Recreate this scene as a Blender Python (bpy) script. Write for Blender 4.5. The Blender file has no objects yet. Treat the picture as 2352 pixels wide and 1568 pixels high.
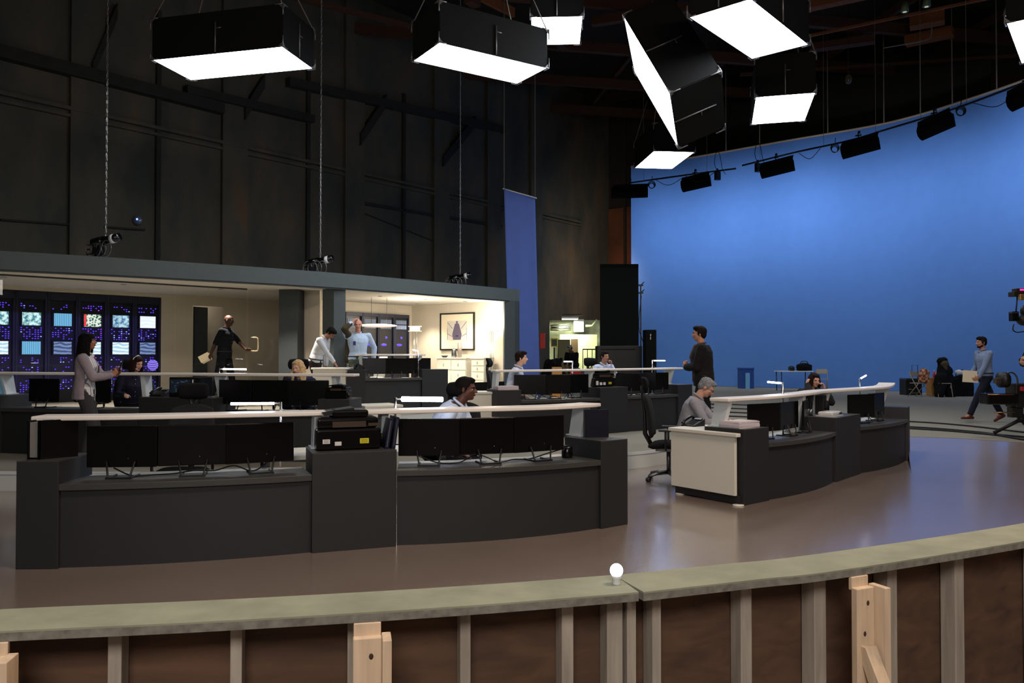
import bpy, bmesh, math, random
from mathutils import Vector as V, Matrix, noise
random.seed(7)
S = bpy.context.scene
COL = S.collection
PI = math.pi
F = 1830.0                      # focal length in pixels of the 2352 px wide frame
PIT = math.atan(31 / F)
CAMP = V((0, 0, 1.62))
T1, T2, T3 = .23, .50, .60      # heights of the stepped floor

def ray(x, y):
    a, b = x - 1176, 784 - y
    return V((a, F * math.cos(PIT) - b * math.sin(PIT), F * math.sin(PIT) + b * math.cos(PIT)))
def WZ(x, y, z):
    d = ray(x, y); t = (z - CAMP.z) / d.z
    return CAMP + d * t
def WY(x, y, Y):
    d = ray(x, y)
    return CAMP + d * (Y / d.y)
def PX(x, Y):                   # world X of pixel column x at depth Y
    return WY(x, 815, Y).x

cd = bpy.data.cameras.new('camera'); cam = bpy.data.objects.new('camera', cd); COL.objects.link(cam)
cam.location = CAMP; cam.rotation_euler = (PI / 2 + PIT, 0, 0)
cd.sensor_width = 36; cd.lens = 36 * F / 2352; cd.clip_end = 200; cd.clip_start = .05
S.camera = cam
S.view_settings.view_transform = 'Standard'
S.view_settings.look = 'None'
S.view_settings.gamma = 1
S.view_settings.exposure = 0
S.view_settings.use_curve_mapping = False

# ------------------------------------------------------------------ materials
def lin(c):
    return tuple((v / 12.92 if v <= .04045 else ((v + .055) / 1.055) ** 2.4) for v in (x / 255 for x in c))
def mat(name, c, rough=.6, metal=0, emit=None, es=1, noise_amt=0, nscale=20, bump=0, bscale=80, spec=.5, trans=0, alpha=1, coat=0, sheen=0):
    m = bpy.data.materials.new(name); m.use_nodes = True
    nt = m.node_tree; b = nt.nodes['Principled BSDF']
    c = lin(c) if max(c) > 1 else c
    b.inputs['Base Color'].default_value = (*c, 1)
    b.inputs['Roughness'].default_value = rough; b.inputs['Metallic'].default_value = metal
    b.inputs['Specular IOR Level'].default_value = spec
    b.inputs['Transmission Weight'].default_value = trans; b.inputs['Alpha'].default_value = alpha
    b.inputs['Coat Weight'].default_value = coat; b.inputs['Sheen Weight'].default_value = sheen
    if emit:
        b.inputs['Emission Color'].default_value = (*lin(emit), 1); b.inputs['Emission Strength'].default_value = es
    if noise_amt or bump:
        tc = nt.nodes.new('ShaderNodeTexCoord')
        n = nt.nodes.new('ShaderNodeTexNoise'); n.inputs['Scale'].default_value = nscale; n.inputs['Detail'].default_value = 6
        nt.links.new(tc.outputs['Object'], n.inputs['Vector'])
        if noise_amt:
            r = nt.nodes.new('ShaderNodeMapRange')
            r.inputs['From Min'].default_value = .3; r.inputs['From Max'].default_value = .7
            r.inputs['To Min'].default_value = 1 - noise_amt; r.inputs['To Max'].default_value = 1 + noise_amt
            mx = nt.nodes.new('ShaderNodeVectorMath'); mx.operation = 'SCALE'
            mx.inputs[0].default_value = c
            nt.links.new(n.outputs['Fac'], r.inputs['Value']); nt.links.new(r.outputs[0], mx.inputs['Scale'])
            nt.links.new(mx.outputs[0], b.inputs['Base Color'])
        if bump:
            n2 = nt.nodes.new('ShaderNodeTexNoise'); n2.inputs['Scale'].default_value = bscale; n2.inputs['Detail'].default_value = 4
            nt.links.new(tc.outputs['Object'], n2.inputs['Vector'])
            bp = nt.nodes.new('ShaderNodeBump'); bp.inputs['Strength'].default_value = bump; bp.inputs['Distance'].default_value = .01
            nt.links.new(n2.outputs['Fac'], bp.inputs['Height']); nt.links.new(bp.outputs[0], b.inputs['Normal'])
    return m
def stripes(name, c1, c2, scale, axis='X', rough=.8, width=.5, dist=0):
    m = mat(name, c1, rough); nt = m.node_tree; b = nt.nodes['Principled BSDF']
    tc = nt.nodes.new('ShaderNodeTexCoord'); w = nt.nodes.new('ShaderNodeTexWave'); w.bands_direction = axis
    w.inputs['Scale'].default_value = scale; w.inputs['Distortion'].default_value = dist
    cr = nt.nodes.new('ShaderNodeValToRGB'); cr.color_ramp.interpolation = 'CONSTANT'
    cr.color_ramp.elements[0].color = (*lin(c1), 1); cr.color_ramp.elements[1].color = (*lin(c2), 1); cr.color_ramp.elements[1].position = width
    nt.links.new(tc.outputs['Object'], w.inputs['Vector']); nt.links.new(w.outputs['Fac'], cr.inputs['Fac']); nt.links.new(cr.outputs[0], b.inputs['Base Color'])
    return m
def woodmat(name, c, rough=.6, sc=6, amt=.35, grain='Z'):
    m = mat(name, c, rough); nt = m.node_tree; b = nt.nodes['Principled BSDF']
    tc = nt.nodes.new('ShaderNodeTexCoord'); mp = nt.nodes.new('ShaderNodeMapping')
    mp.inputs['Scale'].default_value = {'Z': (8, 8, .7), 'X': (.7, 8, 8)}[grain]
    n = nt.nodes.new('ShaderNodeTexNoise'); n.inputs['Scale'].default_value = sc; n.inputs['Detail'].default_value = 8; n.inputs['Distortion'].default_value = .6
    cr = nt.nodes.new('ShaderNodeValToRGB'); a = lin(c)
    cr.color_ramp.elements[0].position = .32; cr.color_ramp.elements[1].position = .68
    cr.color_ramp.elements[0].color = (*(v * (1 - amt) for v in a), 1); cr.color_ramp.elements[1].color = (*(min(1, v * (1 + amt)) for v in a), 1)
    nt.links.new(tc.outputs['Object'], mp.inputs[0]); nt.links.new(mp.outputs[0], n.inputs['Vector'])
    nt.links.new(n.outputs['Fac'], cr.inputs['Fac']); nt.links.new(cr.outputs[0], b.inputs['Base Color'])
    bp = nt.nodes.new('ShaderNodeBump'); bp.inputs['Strength'].default_value = .15; nt.links.new(n.outputs['Fac'], bp.inputs['Height']); nt.links.new(bp.outputs[0], b.inputs['Normal'])
    return m

M = {}
M['laminate'] = mat('dark_laminate', (34, 35, 38), .6, bump=.05, bscale=300, noise_amt=.05, nscale=60)
M['counter'] = mat('counter_laminate', (62, 61, 60), .42, bump=.03, bscale=200)
M['white_lam'] = mat('pale_laminate', (226, 223, 211), .5, bump=.02, bscale=150)
M['ledge'] = mat('ledge_laminate', (240, 232, 224), .38)
M['post'] = mat('post_paint', (212, 220, 224), .35)
M['blackgloss'] = mat('black_gloss_plastic', (7, 7, 8), .22)
M['black'] = mat('black_plastic', (14, 14, 15), .5)
M['blackmatt'] = mat('black_matt', (12, 13, 14), .95, spec=.15, bump=.2, bscale=40)
M['blackfab'] = mat('black_fabric', (17, 17, 19), .95, bump=.4, bscale=400, spec=.2)
M['mesh_fab'] = mat('chair_mesh_fabric', (40, 40, 42), .9, bump=.5, bscale=300, spec=.2)
M['chrome'] = mat('chrome', (200, 200, 200), .2, 1)
M['steel'] = mat('steel', (120, 120, 122), .35, 1)
M['alu'] = mat('aluminium_bracket', (120, 120, 124), .4, .6)
M['tube'] = mat('led_tube', (255, 255, 255), .4, emit=(225, 232, 255), es=20)
M['pagedge'] = stripes('page_edges', (150, 146, 140), (96, 92, 88), 90, 'X', .8)
M['paper'] = stripes('paper_stack', (226, 218, 224), (205, 190, 200), 60, 'Z', .8)
M['white'] = mat('white_plastic', (215, 215, 215), .35)
M['yellow'] = mat('yellow_sticker', (215, 205, 40), .6)
M['navy'] = mat('navy_plastic', (18, 24, 52), .4)
M['concrete'] = None
def area(name, loc, tgt, sx, sy, e, col):
    ld = bpy.data.lights.new(name, 'AREA'); ld.shape = 'RECTANGLE'; ld.size = sx; ld.size_y = sy; ld.energy = e; ld.color = col
    o = bpy.data.objects.new(name, ld); COL.objects.link(o); o.location = loc
    o.rotation_euler = (V(tgt) - V(loc)).to_track_quat('-Z', 'Y').to_euler(); return o
M['soft_face'] = mat('softbox_diffuser', (255, 255, 255), .8, emit=(246, 250, 255), es=14)
M['soft_skirt'] = mat('softbox_black_cloth', (11, 12, 13), .9, bump=.3, bscale=8, spec=.25)
M['cream'] = mat('cream_wall_paint', (205, 196, 180), .8, noise_amt=.03, nscale=3)
M['teal'] = mat('slate_teal_paint', (78, 88, 90), .7, noise_amt=.04, nscale=12)
M['slate'] = mat('dark_slate_paint', (58, 66, 70), .7, noise_amt=.04, nscale=12)
M['riser'] = mat('step_riser_paint', (205, 210, 208), .35)
M['rubber'] = mat('cable_rubber', (10, 10, 11), .6)
M['rope'] = mat('suspension_rope', (120, 118, 110), .8)
M['rust'] = mat('rust_brown_paint', (120, 62, 30), .8, noise_amt=.25, nscale=2)

# ------------------------------------------------------------------ objects
ROOTM = {}
def thing(name, label, cat, loc=(0, 0, 0), rz=0, group=None, kind=None):
    o = bpy.data.objects.new(name, None); COL.objects.link(o); o.empty_display_size = .1
    o.location = loc; o.rotation_euler = (0, 0, rz)
    tagit(o, label, cat, group, kind)
    ROOTM[o.name] = Matrix.Translation(V(loc)) @ Matrix.Rotation(rz, 4, 'Z')
    return o
def tagit(o, label=None, cat=None, group=None, kind=None):
    if label: o['label'] = label
    if cat: o['category'] = cat
    if group: o['group'] = group
    if kind: o['kind'] = kind
    return o
def rmat(o):
    if o is None: return Matrix.Identity(4)
    if o.name in ROOTM: return ROOTM[o.name]
    return rmat(o.parent)
def dup(root, loc, rz, label=None, group=None):
    def cp(o, par):
        c = o.copy(); COL.objects.link(c)
        if par is not None:
            c.parent = par
        for ch in list(o.children): cp(ch, c)
        return c
    r = cp(root, None); r.location = loc; r.rotation_euler = (0, 0, rz)
    ROOTM[r.name] = Matrix.Translation(V(loc)) @ Matrix.Rotation(rz, 4, 'Z')
    if label: r['label'] = label
    if group: r['group'] = group
    return r

class MB:
    """collects shapes into one mesh"""
    def __init__(s): s.v = []; s.f = []; s.mi = []; s.sm = []; s.m = Matrix.Identity(4); s.cur = 0
    def mt(s, i): s.cur = i; return s
    def add(s, vs, fs, smooth=False):
        n = len(s.v); s.v += [s.m @ V(p) for p in vs]
        for f in fs: s.f.append([n + i for i in f]); s.mi.append(s.cur); s.sm.append(smooth)
        return s
    def box(s, c, d, R=None):
        c = V(c); hx, hy, hz = d[0] / 2, d[1] / 2, d[2] / 2
        vs = [V((sx * hx, sy * hy, sz * hz)) for sz in (-1, 1) for sy in (-1, 1) for sx in (-1, 1)]
        if R is not None: vs = [R @ p for p in vs]
        return s.add([p + c for p in vs], [(0, 2, 3, 1), (4, 5, 7, 6), (0, 1, 5, 4), (2, 6, 7, 3), (0, 4, 6, 2), (1, 3, 7, 5)])
    def bz(s, x0, x1, y0, y1, z0, z1): return s.box(((x0 + x1) / 2, (y0 + y1) / 2, (z0 + z1) / 2), (abs(x1 - x0), abs(y1 - y0), abs(z1 - z0)))
    def prism(s, poly, z0, z1):
        n = len(poly); a = sum(poly[i][0] * poly[(i + 1) % n][1] - poly[(i + 1) % n][0] * poly[i][1] for i in range(n))
        if a < 0: poly = poly[::-1]
        vs = [(p[0], p[1], z0) for p in poly] + [(p[0], p[1], z1) for p in poly]
        return s.add(vs, [tuple(range(n))[::-1], tuple(range(n, 2 * n))] + [(i, (i + 1) % n, n + (i + 1) % n, n + i) for i in range(n)])
    def hexa(s, a, b):          # two quads of 3D points, bottom a (ccw), top b
        return s.add(list(a) + list(b), [(3, 2, 1, 0), (4, 5, 6, 7), (0, 1, 5, 4), (1, 2, 6, 5), (2, 3, 7, 6), (3, 0, 4, 7)])
    def strip(s, A, B, z0, z1):  # slab between two plan polylines A (front), B (back); z0/z1 numbers or lists
        n = len(A); za = z0 if isinstance(z0, (list, tuple)) else [z0] * n; zb = z1 if isinstance(z1, (list, tuple)) else [z1] * n
        vs = []
        for i in range(n): vs += [(A[i][0], A[i][1], za[i]), (B[i][0], B[i][1], za[i]), (B[i][0], B[i][1], zb[i]), (A[i][0], A[i][1], zb[i])]
        fs = [(0, 1, 2, 3)]
        for i in range(n - 1):
            a, b = 4 * i, 4 * i + 4
            for k in range(4): fs.append((a + k, b + k, b + (k + 1) % 4, a + (k + 1) % 4))
        fs.append(tuple(4 * (n - 1) + k for k in (3, 2, 1, 0)))
        return s.add(vs, fs)
    def rings(s, rs, smooth=True, caps=True):
        n = len(rs[0]); vs = [p for r in rs for p in r]; fs = []
        for i in range(len(rs) - 1):
            for k in range(n): fs.append((i * n + k, i * n + (k + 1) % n, (i + 1) * n + (k + 1) % n, (i + 1) * n + k))
        if caps: fs += [tuple(range(n))[::-1], tuple((len(rs) - 1) * n + k for k in range(n))]
        return s.add(vs, fs, smooth)
    def tube(s, pts, r, n=8, caps=True):
        pts = [V(p) for p in pts]; rs = []; up = None
        for i, p in enumerate(pts):
            d = (pts[min(i + 1, len(pts) - 1)] - pts[max(i - 1, 0)])
            d = d.normalized() if d.length > 1e-9 else V((0, 0, 1))
            if up is None: up = V((0, 0, 1)) if abs(d.z) < .9 else V((1, 0, 0))
            x = d.cross(up).normalized(); up = x.cross(d).normalized()
            rr = r[i] if isinstance(r, (list, tuple)) else r
            rs.append([p + (x * math.cos(2 * PI * k / n) + up * math.sin(2 * PI * k / n)) * rr for k in range(n)])
        return s.rings(rs, True, caps)
    def cyl(s, a, b, r, n=16, r2=None): return s.tube([a, b], [r, r if r2 is None else r2], n)
    def lathe(s, prof, c=(0, 0, 0), n=20, R=None):
        rs = []
        for r, z in prof:
            ring = [V((r * math.cos(2 * PI * k / n), r * math.sin(2 * PI * k / n), z)) for k in range(n)]
            if R is not None: ring = [R @ p for p in ring]
            rs.append([p + V(c) for p in ring])
        return s.rings(rs)
    def ell(s, c, r, n=16, m=10, R=None):
        rs = []
        for j in range(m + 1):
            t = PI * j / m; t = min(max(t, .02), PI - .02)
            ring = [V((r[0] * math.sin(t) * math.cos(2 * PI * k / n), r[1] * math.sin(t) * math.sin(2 * PI * k / n), -r[2] * math.cos(t))) for k in range(n)]
            if R is not None: ring = [R @ p for p in ring]
            rs.append([p + V(c) for p in ring])
        return s.rings(rs)
    def cap(s, a, b, ra, rb, n=12):   # tapered capsule
        a, b = V(a), V(b); d = (b - a)
        L = max(d.length, 1e-6); d = d / L
        pts = []; rr = []
        for t in (85, 60, 35, 12): pts.append(a - d * ra * math.sin(math.radians(t))); rr.append(ra * math.cos(math.radians(t)))
        for t in (12, 35, 60, 85): pts.append(b + d * rb * math.sin(math.radians(t))); rr.append(rb * math.cos(math.radians(t)))
        return s.tube(pts, rr, n)
    def build(s, name, mats, parent=None, bevel=0, subd=0, kind=None, label=None, seg=2, world=False):
        if not isinstance(mats, (list, tuple)): mats = [mats]
        me = bpy.data.meshes.new(name)
        me.from_pydata([tuple(p) for p in s.v], [], s.f); me.update()
        for i, p in enumerate(me.polygons): p.material_index = s.mi[i]; p.use_smooth = s.sm[i]
        for m in mats: me.materials.append(M[m] if isinstance(m, str) else m)
        o = bpy.data.objects.new(name, me); COL.objects.link(o)
        if parent is not None:
            o.parent = parent
            if world: me.transform(rmat(parent).inverted())
        if bevel:
            b = o.modifiers.new('bevel', 'BEVEL'); b.width = bevel; b.segments = seg; b.limit_method = 'ANGLE'; b.angle_limit = .6; b.harden_normals = False
        if subd:
            b = o.modifiers.new('sub', 'SUBSURF'); b.levels = subd; b.render_levels = subd
        if kind: o['kind'] = kind
        if label: o['label'] = label
        return o

def rotm(rz=0, rx=0, ry=0): return (Matrix.Rotation(rz, 3, 'Z') @ Matrix.Rotation(rx, 3, 'X') @ Matrix.Rotation(ry, 3, 'Y'))
def spline(pts, n=8):
    pts = [V(p) for p in pts]; P = [pts[0] * 2 - pts[1]] + pts + [pts[-1] * 2 - pts[-2]]; out = []
    for i in range(1, len(P) - 2):
        for k in range(n):
            t = k / n
            out.append(.5 * ((2 * P[i]) + (P[i + 1] - P[i - 1]) * t + (2 * P[i - 1] - 5 * P[i] + 4 * P[i + 1] - P[i + 2]) * t * t + (-P[i - 1] + 3 * P[i] - 3 * P[i + 1] + P[i + 2]) * t ** 3))
    out.append(pts[-1]); return out
def struct(name, mb, m, **k): return mb.build(name, m, kind='structure', **k)
def font_part(text, size, m, parent, mtx, name='lettering', depth=.001):
    c = bpy.data.curves.new(name, 'FONT'); c.body = text; c.size = size; c.align_x = 'CENTER'; c.align_y = 'CENTER'; c.extrude = depth
    t = bpy.data.objects.new('tmp', c); COL.objects.link(t)
    dg = bpy.context.evaluated_depsgraph_get(); me = bpy.data.meshes.new_from_object(t.evaluated_get(dg))
    bpy.data.objects.remove(t); me.transform(mtx); me.materials.clear(); me.materials.append(M[m] if isinstance(m, str) else m)
    o = bpy.data.objects.new(name, me); COL.objects.link(o); o.parent = parent
    return o
# ================================================================== THE SETTING
def floor_mat():
    m = mat('glossy_stage_floor', (122, 104, 94), .3, spec=.9, coat=.7); nt = m.node_tree; b = nt.nodes['Principled BSDF']; b.inputs['Coat Roughness'].default_value = .17
    tc = nt.nodes.new('ShaderNodeTexCoord')
    n = nt.nodes.new('ShaderNodeTexNoise'); n.inputs['Scale'].default_value = 1.3; n.inputs['Detail'].default_value = 8
    n2 = nt.nodes.new('ShaderNodeTexNoise'); n2.inputs['Scale'].default_value = 7; n2.inputs['Detail'].default_value = 5
    cr = nt.nodes.new('ShaderNodeValToRGB')
    cr.color_ramp.elements[0].color = (*lin((132, 115, 104)), 1); cr.color_ramp.elements[1].color = (*lin((138, 121, 110)), 1)
    cr.color_ramp.elements[0].position = .35; cr.color_ramp.elements[1].position = .65
    nt.links.new(tc.outputs['Object'], n.inputs['Vector']); nt.links.new(tc.outputs['Object'], n2.inputs['Vector'])
    nt.links.new(n.outputs['Fac'], cr.inputs['Fac']); nt.links.new(cr.outputs[0], b.inputs['Base Color'])
    r = nt.nodes.new('ShaderNodeMapRange'); r.inputs['To Min'].default_value = .2; r.inputs['To Max'].default_value = .27
    nt.links.new(n2.outputs['Fac'], r.inputs['Value']); nt.links.new(r.outputs[0], b.inputs['Roughness'])
    bp = nt.nodes.new('ShaderNodeBump'); bp.inputs['Strength'].default_value = .004; bp.inputs['Distance'].default_value = .01
    nt.links.new(n2.outputs['Fac'], bp.inputs['Height']); nt.links.new(bp.outputs[0], b.inputs['Normal'])
    return m
M['floor'] = floor_mat()
M['carpet'] = mat('grey_carpet', (142, 138, 126), .95, noise_amt=.12, nscale=120, bump=.5, bscale=500, spec=.1)

struct('floor', MB().bz(-24, 26, -4, 46, -.12, 0), 'floor')
# the stepped carpet platform; its front edge sweeps round the desks
EDGE1 = spline([(-17, 11.2, 0), (-9, 9.75, 0), (-6.2, 9.55, 0), (-3.5, 9.5, 0), (-1, 9.85, 0), (1.64, 11.35, 0), (2.4, 11.95, 0), (4.2, 13.2, 0), (6.7, 13.55, 0), (8.1, 12.7, 0), (11, 9.2, 0), (14, 3, 0), (16, -3, 0)], 10)
def tier(name, edge, back, z0, z1):
    poly = [(p.x, p.y) for p in edge] + back
    mb = MB(); n = len(poly); vs = [(x, y, z0) for x, y in poly] + [(x, y, z1) for x, y in poly]
    ne = len(edge)
    mb.mt(0).add(vs, [tuple(range(n, 2 * n)), tuple(range(n))[::-1]])
    mb.mt(1); mb.add(vs, [(i, (i + 1) % n, n + (i + 1) % n, n + i) for i in range(n) if not (poly[i][0] > 3 and z0 == 0)]); mb.mt(2)
    rs = [i for i in range(ne) if poly[i][0] > 3] if z0 == 0 else []
    rv = []
    for i in rs:
        # plain step to the desk end, then an added ramp curved for blue reflections
        x_, y_ = poly[i][0], poly[i][1]
        rv += [(x_, y_, z1 - .002), (x_, y_ - .012, 0)]
    if rs:
        st = [j for j, i in enumerate(rs) if poly[i][0] < 6.75]
        mb.add(rv, [(2 * j, 2 * j + 1, 2 * j + 3, 2 * j + 2) for j in st[:-1]])
        rp = [rs[j] for j in range(st[-1], len(rs)) if poly[rs[j]][0] < 12.5]; K = 3.1; NS = 14; rv = []
        for i in rp:
            for q in range(NS + 1):
                t_ = q / NS; rv.append((poly[i][0] - .47 * K * t_, poly[i][1] - K * t_, (z1 - .002) * (1 - t_) ** 2 - .0005 * t_))
        m_ = NS + 1
        mb.add(rv, [(a * m_ + q, a * m_ + q + 1, (a + 1) * m_ + q + 1, (a + 1) * m_ + q) for a in range(len(rp) - 1) for q in range(NS)], True)
        ck_ = [rv[q] for q in range(m_)]; mb.add(ck_ + [(p[0], p[1], -.001) for p in ck_], [(q, q + 1, m_ + q + 1, m_ + q) for q in range(NS)])
    o = struct(name, mb, ['carpet', 'riser', 'floor']); edge = [p for p in edge if p.x < 3.2]; ne = len(edge)
    tr = MB(); A = [(p.x, p.y) for p in edge]; B = []
    for i, p in enumerate(edge):
        d = (edge[min(i + 1, ne - 1)] - edge[max(i - 1, 0)]).normalized(); B.append((p.x + d.y * .015, p.y - d.x * .015))
    tr.strip(B, A, z1 - .035, z1 + .004)
    return tr.build('nosing', 'post', o)
BACK1 = [(24, -3), (24, 45), (-17, 45)]
tier('floor', EDGE1, BACK1, 0.0, T1)
EDGE2 = spline([(-17, 13.4, 0), (-9.5, 12.9, 0), (-6.2, 13.3, 0), (-3.6, 15.1, 0), (-2.2, 15.5, 0), (-.3, 17.6, 0), (.5, 19.6, 0), (.7, 22, 0)], 10)
tier('floor', EDGE2, [(.7, 29), (-17, 29)], T1, T2)

# ---- sound stage shell
def wall_dir(): return V((.64, .77, 0)).normalized()
WD = wall_dir(); WN = V((WD.y, -WD.x, 0)); WB = V((2.7, 40, 0))
def wl(t, off, z): p = WB - WD * t + WN * off; return V((p.x, p.y, z))     # t metres from the far corner toward the camera
def on_wall(x, y, off=0):    # where the sight line through a pixel meets the left wall
    d = ray(x, y); p0 = WB + WN * off; t = (p0 - CAMP).dot(WN) / d.dot(WN); P = CAMP + d * t
    return (WB - P).dot(WD), P.z
def concrete():
    m = mat('stage_wall_concrete', (62, 61, 52), .9); nt = m.node_tree; b = nt.nodes['Principled BSDF']
    tc = nt.nodes.new('ShaderNodeTexCoord'); mp = nt.nodes.new('ShaderNodeMapping'); mp.inputs['Scale'].default_value = (.5, .5, .22)
    n = nt.nodes.new('ShaderNodeTexNoise'); n.inputs['Scale'].default_value = 1.6; n.inputs['Detail'].default_value = 9; n.inputs['Roughness'].default_value = .6
    cr = nt.nodes.new('ShaderNodeValToRGB'); e = cr.color_ramp.elements
    e[0].position = .36; e[0].color = (*lin((58, 61, 54)), 1); e[1].position = .6; e[1].color = (*lin((82, 77, 64)), 1)
    x = e.new(.72); x.color = (*lin((98, 76, 52)), 1)
    nt.links.new(tc.outputs['Object'], mp.inputs[0]); nt.links.new(mp.outputs[0], n.inputs['Vector']); nt.links.new(n.outputs['Fac'], cr.inputs['Fac'])
    nt.links.new(cr.outputs[0], b.inputs['Base Color'])
    bp = nt.nodes.new('ShaderNodeBump'); bp.inputs['Strength'].default_value = .3; nt.links.new(n.outputs['Fac'], bp.inputs['Height']); nt.links.new(bp.outputs[0], b.inputs['Normal'])
    return m
M['concrete'] = concrete()
M['wall_dark'] = mat('stage_wall_fixings', (36, 36, 32), .9, noise_amt=.2, nscale=5)
def wbox(mb, t0, t1, o0, o1, z0, z1):
    mb.hexa([wl(t1, o0, z0), wl(t1, o1, z0), wl(t0, o1, z0), wl(t0, o0, z0)], [wl(t1, o0, z1), wl(t1, o1, z1), wl(t0, o1, z1), wl(t0, o0, z1)])
mb = MB(); wbox(mb, -4.2, 58, -.3, 0, 0, 15.2); struct('wall_left', mb, 'concrete')
n_tr = 0
def trim(mb, m='wall_dark'):
    global n_tr
    n_tr += 1
    return struct('trim_%d' % n_tr, mb, m)
# piers on the wall, each where the photograph shows one
for x in (195, 535, 810, 1010, 1130, 1228):
    t, z = on_wall(x, 500); mb = MB(); wbox(mb, t - .45, t + .45, 0, .14, 0, 15); trim(mb, 'concrete')
for x in (360, 705, 925):
    t, z = on_wall(x, 500); mb = MB(); wbox(mb, t - .07, t + .07, 0, .1, 0, 12); trim(mb)
def wall_line(x0, y0, x1, y1, th, dp, m='wall_dark'):
    t0, z0 = on_wall(x0, y0); t1, z1 = on_wall(x1, y1); mb = MB()
    a, b = wl(t0, 0, z0), wl(t1, 0, z1); a2, b2 = wl(t0, dp, z0), wl(t1, dp, z1); u = V((0, 0, th / 2))
    mb.hexa([a - u, a2 - u, b2 - u, b - u], [a + u, a2 + u, b2 + u, b + u]); trim(mb, m)
wall_line(-60, 202, 1330, 511, .1, .16, 'concrete'); wall_line(-60, 220, 1330, 518, .09, .12, 'concrete')
wall_line(-60, 108, 505, 252, .34, .3); wall_line(420, 208, 712, 276, .26, .3); wall_line(655, 190, 1150, 300, .3, .3)
for x0, y0, x1, y1 in ((262, 30, 205, 165), (600, 190, 555, 262), (880, 232, 820, 322), (1085, 280, 1010, 372)): wall_line(x0, y0, x1, y1, .45, .24)
wall_line(0, 505, 330, 528, .05, .1); wall_line(800, 462, 1150, 520, .12, .1); wall_line(810, 480, 1010, 560, .03, .06)
# far end wall, rusty and brown
C0 = wl(-4, 0, 0); mb = MB(); d2 = V((.77, -.64, 0)).normalized()
e = C0 + d2 * 18; bk = V((.64, .77, 0)) * .3
mb.hexa([C0, e, e + bk, C0 + bk], [p + V((0, 0, 15.2)) for p in (C0, e, e + bk, C0 + bk)])
M['rustwall'] = mat('end_wall_rusty', (92, 52, 28), .9, noise_amt=.4, nscale=.7); struct('wall_back', mb, mat('end_wall_dark', (34, 30, 26), .95))
mb = MB(); a_ = C0 - bk * .2; e_ = C0 + d2 * 2.5 - bk * .2; mb.hexa([a_, e_, e_ + bk * .15, a_ + bk * .15], [p + V((0, 0, 9.5)) for p in (a_, e_, e_ + bk * .15, a_ + bk * .15)]); trim(mb, 'rustwall')
for k in range(1, 4):
    p = C0 + d2 * (1.1 * k); mb = MB(); mb.box((p.x - .1, p.y - .14, 7.5), (.12, .12, 15), rotm(math.atan2(d2.y, d2.x))); trim(mb)
# ceiling with timber beams, pipes and catwalk boards
M['timber'] = woodmat('ceiling_timber', (72, 44, 28), .85, grain='X'); M['timber2'] = woodmat('catwalk_timber', (120, 70, 34), .85, grain='X')
struct('ceiling', MB().bz(-26, 26, -4, 46, 15.2, 15.4), mat('ceiling_boards', (40, 34, 28), .9, noise_amt=.3, nscale=2))
for i, y in enumerate((8.5, 12, 15.5, 19, 22.5, 26, 30, 34, 38)):
    a = V((-20, y - 3.2, 0)); b = V((24, y + 5.5, 0)); dd = (b - a).normalized(); s_ = V((-dd.y, dd.x, 0)) * .12
    mb = MB(); mb.hexa([a - s_ + V((0, 0, 13.6)), b - s_ + V((0, 0, 13.6)), b + s_ + V((0, 0, 13.6)), a + s_ + V((0, 0, 13.6))], [p + V((0, 0, 14.0)) for p in (a - s_, b - s_, b + s_, a + s_)])
    trim(mb, 'timber')
mb = MB()
for k in range(9):
    x = -14 + k * 4.2; mb.box((x, 20, 14.25), (.16, 46, .3), rotm(.15))
trim(mb, 'timber')
def board(x0, y0, x1, y1, z, w=.3, h=.25, m='timber2'):
    a, b = WZ(x0, y0, z), WZ(x1, y1, z); d = (b - a); d = V((d.x, d.y, 0)).normalized(); s_ = V((-d.y, d.x, 0)) * w / 2; u = V((0, 0, h))
    mb = MB(); mb.hexa([a - s_, b - s_, b + s_, a + s_], [a - s_ + u, b - s_ + u, b + s_ + u, a + s_ + u]); trim(mb, m)
board(1845, 88, 2352, -18, 12.6, .08, .08, 'timber2'); board(1850, 25, 2060, -20, 12.9, .35); board(2080, 105, 2190, 82, 13.0, .5, .3)
board(1860, 118, 2010, 98, 13.1, .4, .25, 'timber'); board(2090, 66, 2170, 52, 13.2, .5, .4); board(1700, 175, 2352, 130, 13.4, .12, .12, 'timber')
board(1060, -20, 1180, 40, 12.6, .12, .3); board(1075, 5, 1095, 18, 12.4, .3, .35, 'timber'); board(1230, 60, 1300, 118, 13, .3, .3, 'timber')
board(1270, 10, 1420, -25, 12.5, .15, .2); board(640, -10, 1120, 110, 13, .15, .15, 'timber'); board(1360, 60, 1700, 10, 13.2, .25, .3, 'timber')

# ---- big blue screen: fabric wall, top pipe, suspension lines
CYP = [(5.69, 37.95), (8.36, 36.1), (11.4, 33.5), (14.1, 31.3), (15.2, 29.9), (15.95, 28.3), (16.8, 26.0), (17.5, 23), (17.8, 19), (17.6, 14)]
CY = spline([(x, y, 0) for x, y in CYP], 8)
M['bluescreen'] = mat('blue_screen_fabric', (77, 123, 196), .85, noise_amt=.03, nscale=2.5, bump=.05, bscale=60, sheen=.1)
cyc = thing('blue_screen', 'huge curved blue backing screen along the stage, hung from an overhead pipe', 'backdrop', (10, 34, T1))
mb = MB(); A = [(p.x, p.y) for p in CY]; B = [(p.x + .03, p.y + .03) for p in CY]
mb.strip(A, B, T1 + .01, 10.6); mb.build('screen_fabric', 'bluescreen', cyc, world=True)
mb = MB().tube([(p.x, p.y, 10.63) for p in CY], .045, 8); mb.build('top_pipe', mat('pale_pipe', (190, 170, 150), .4, .3), cyc, world=True)
mb = MB()
for p in CY: pass
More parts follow.
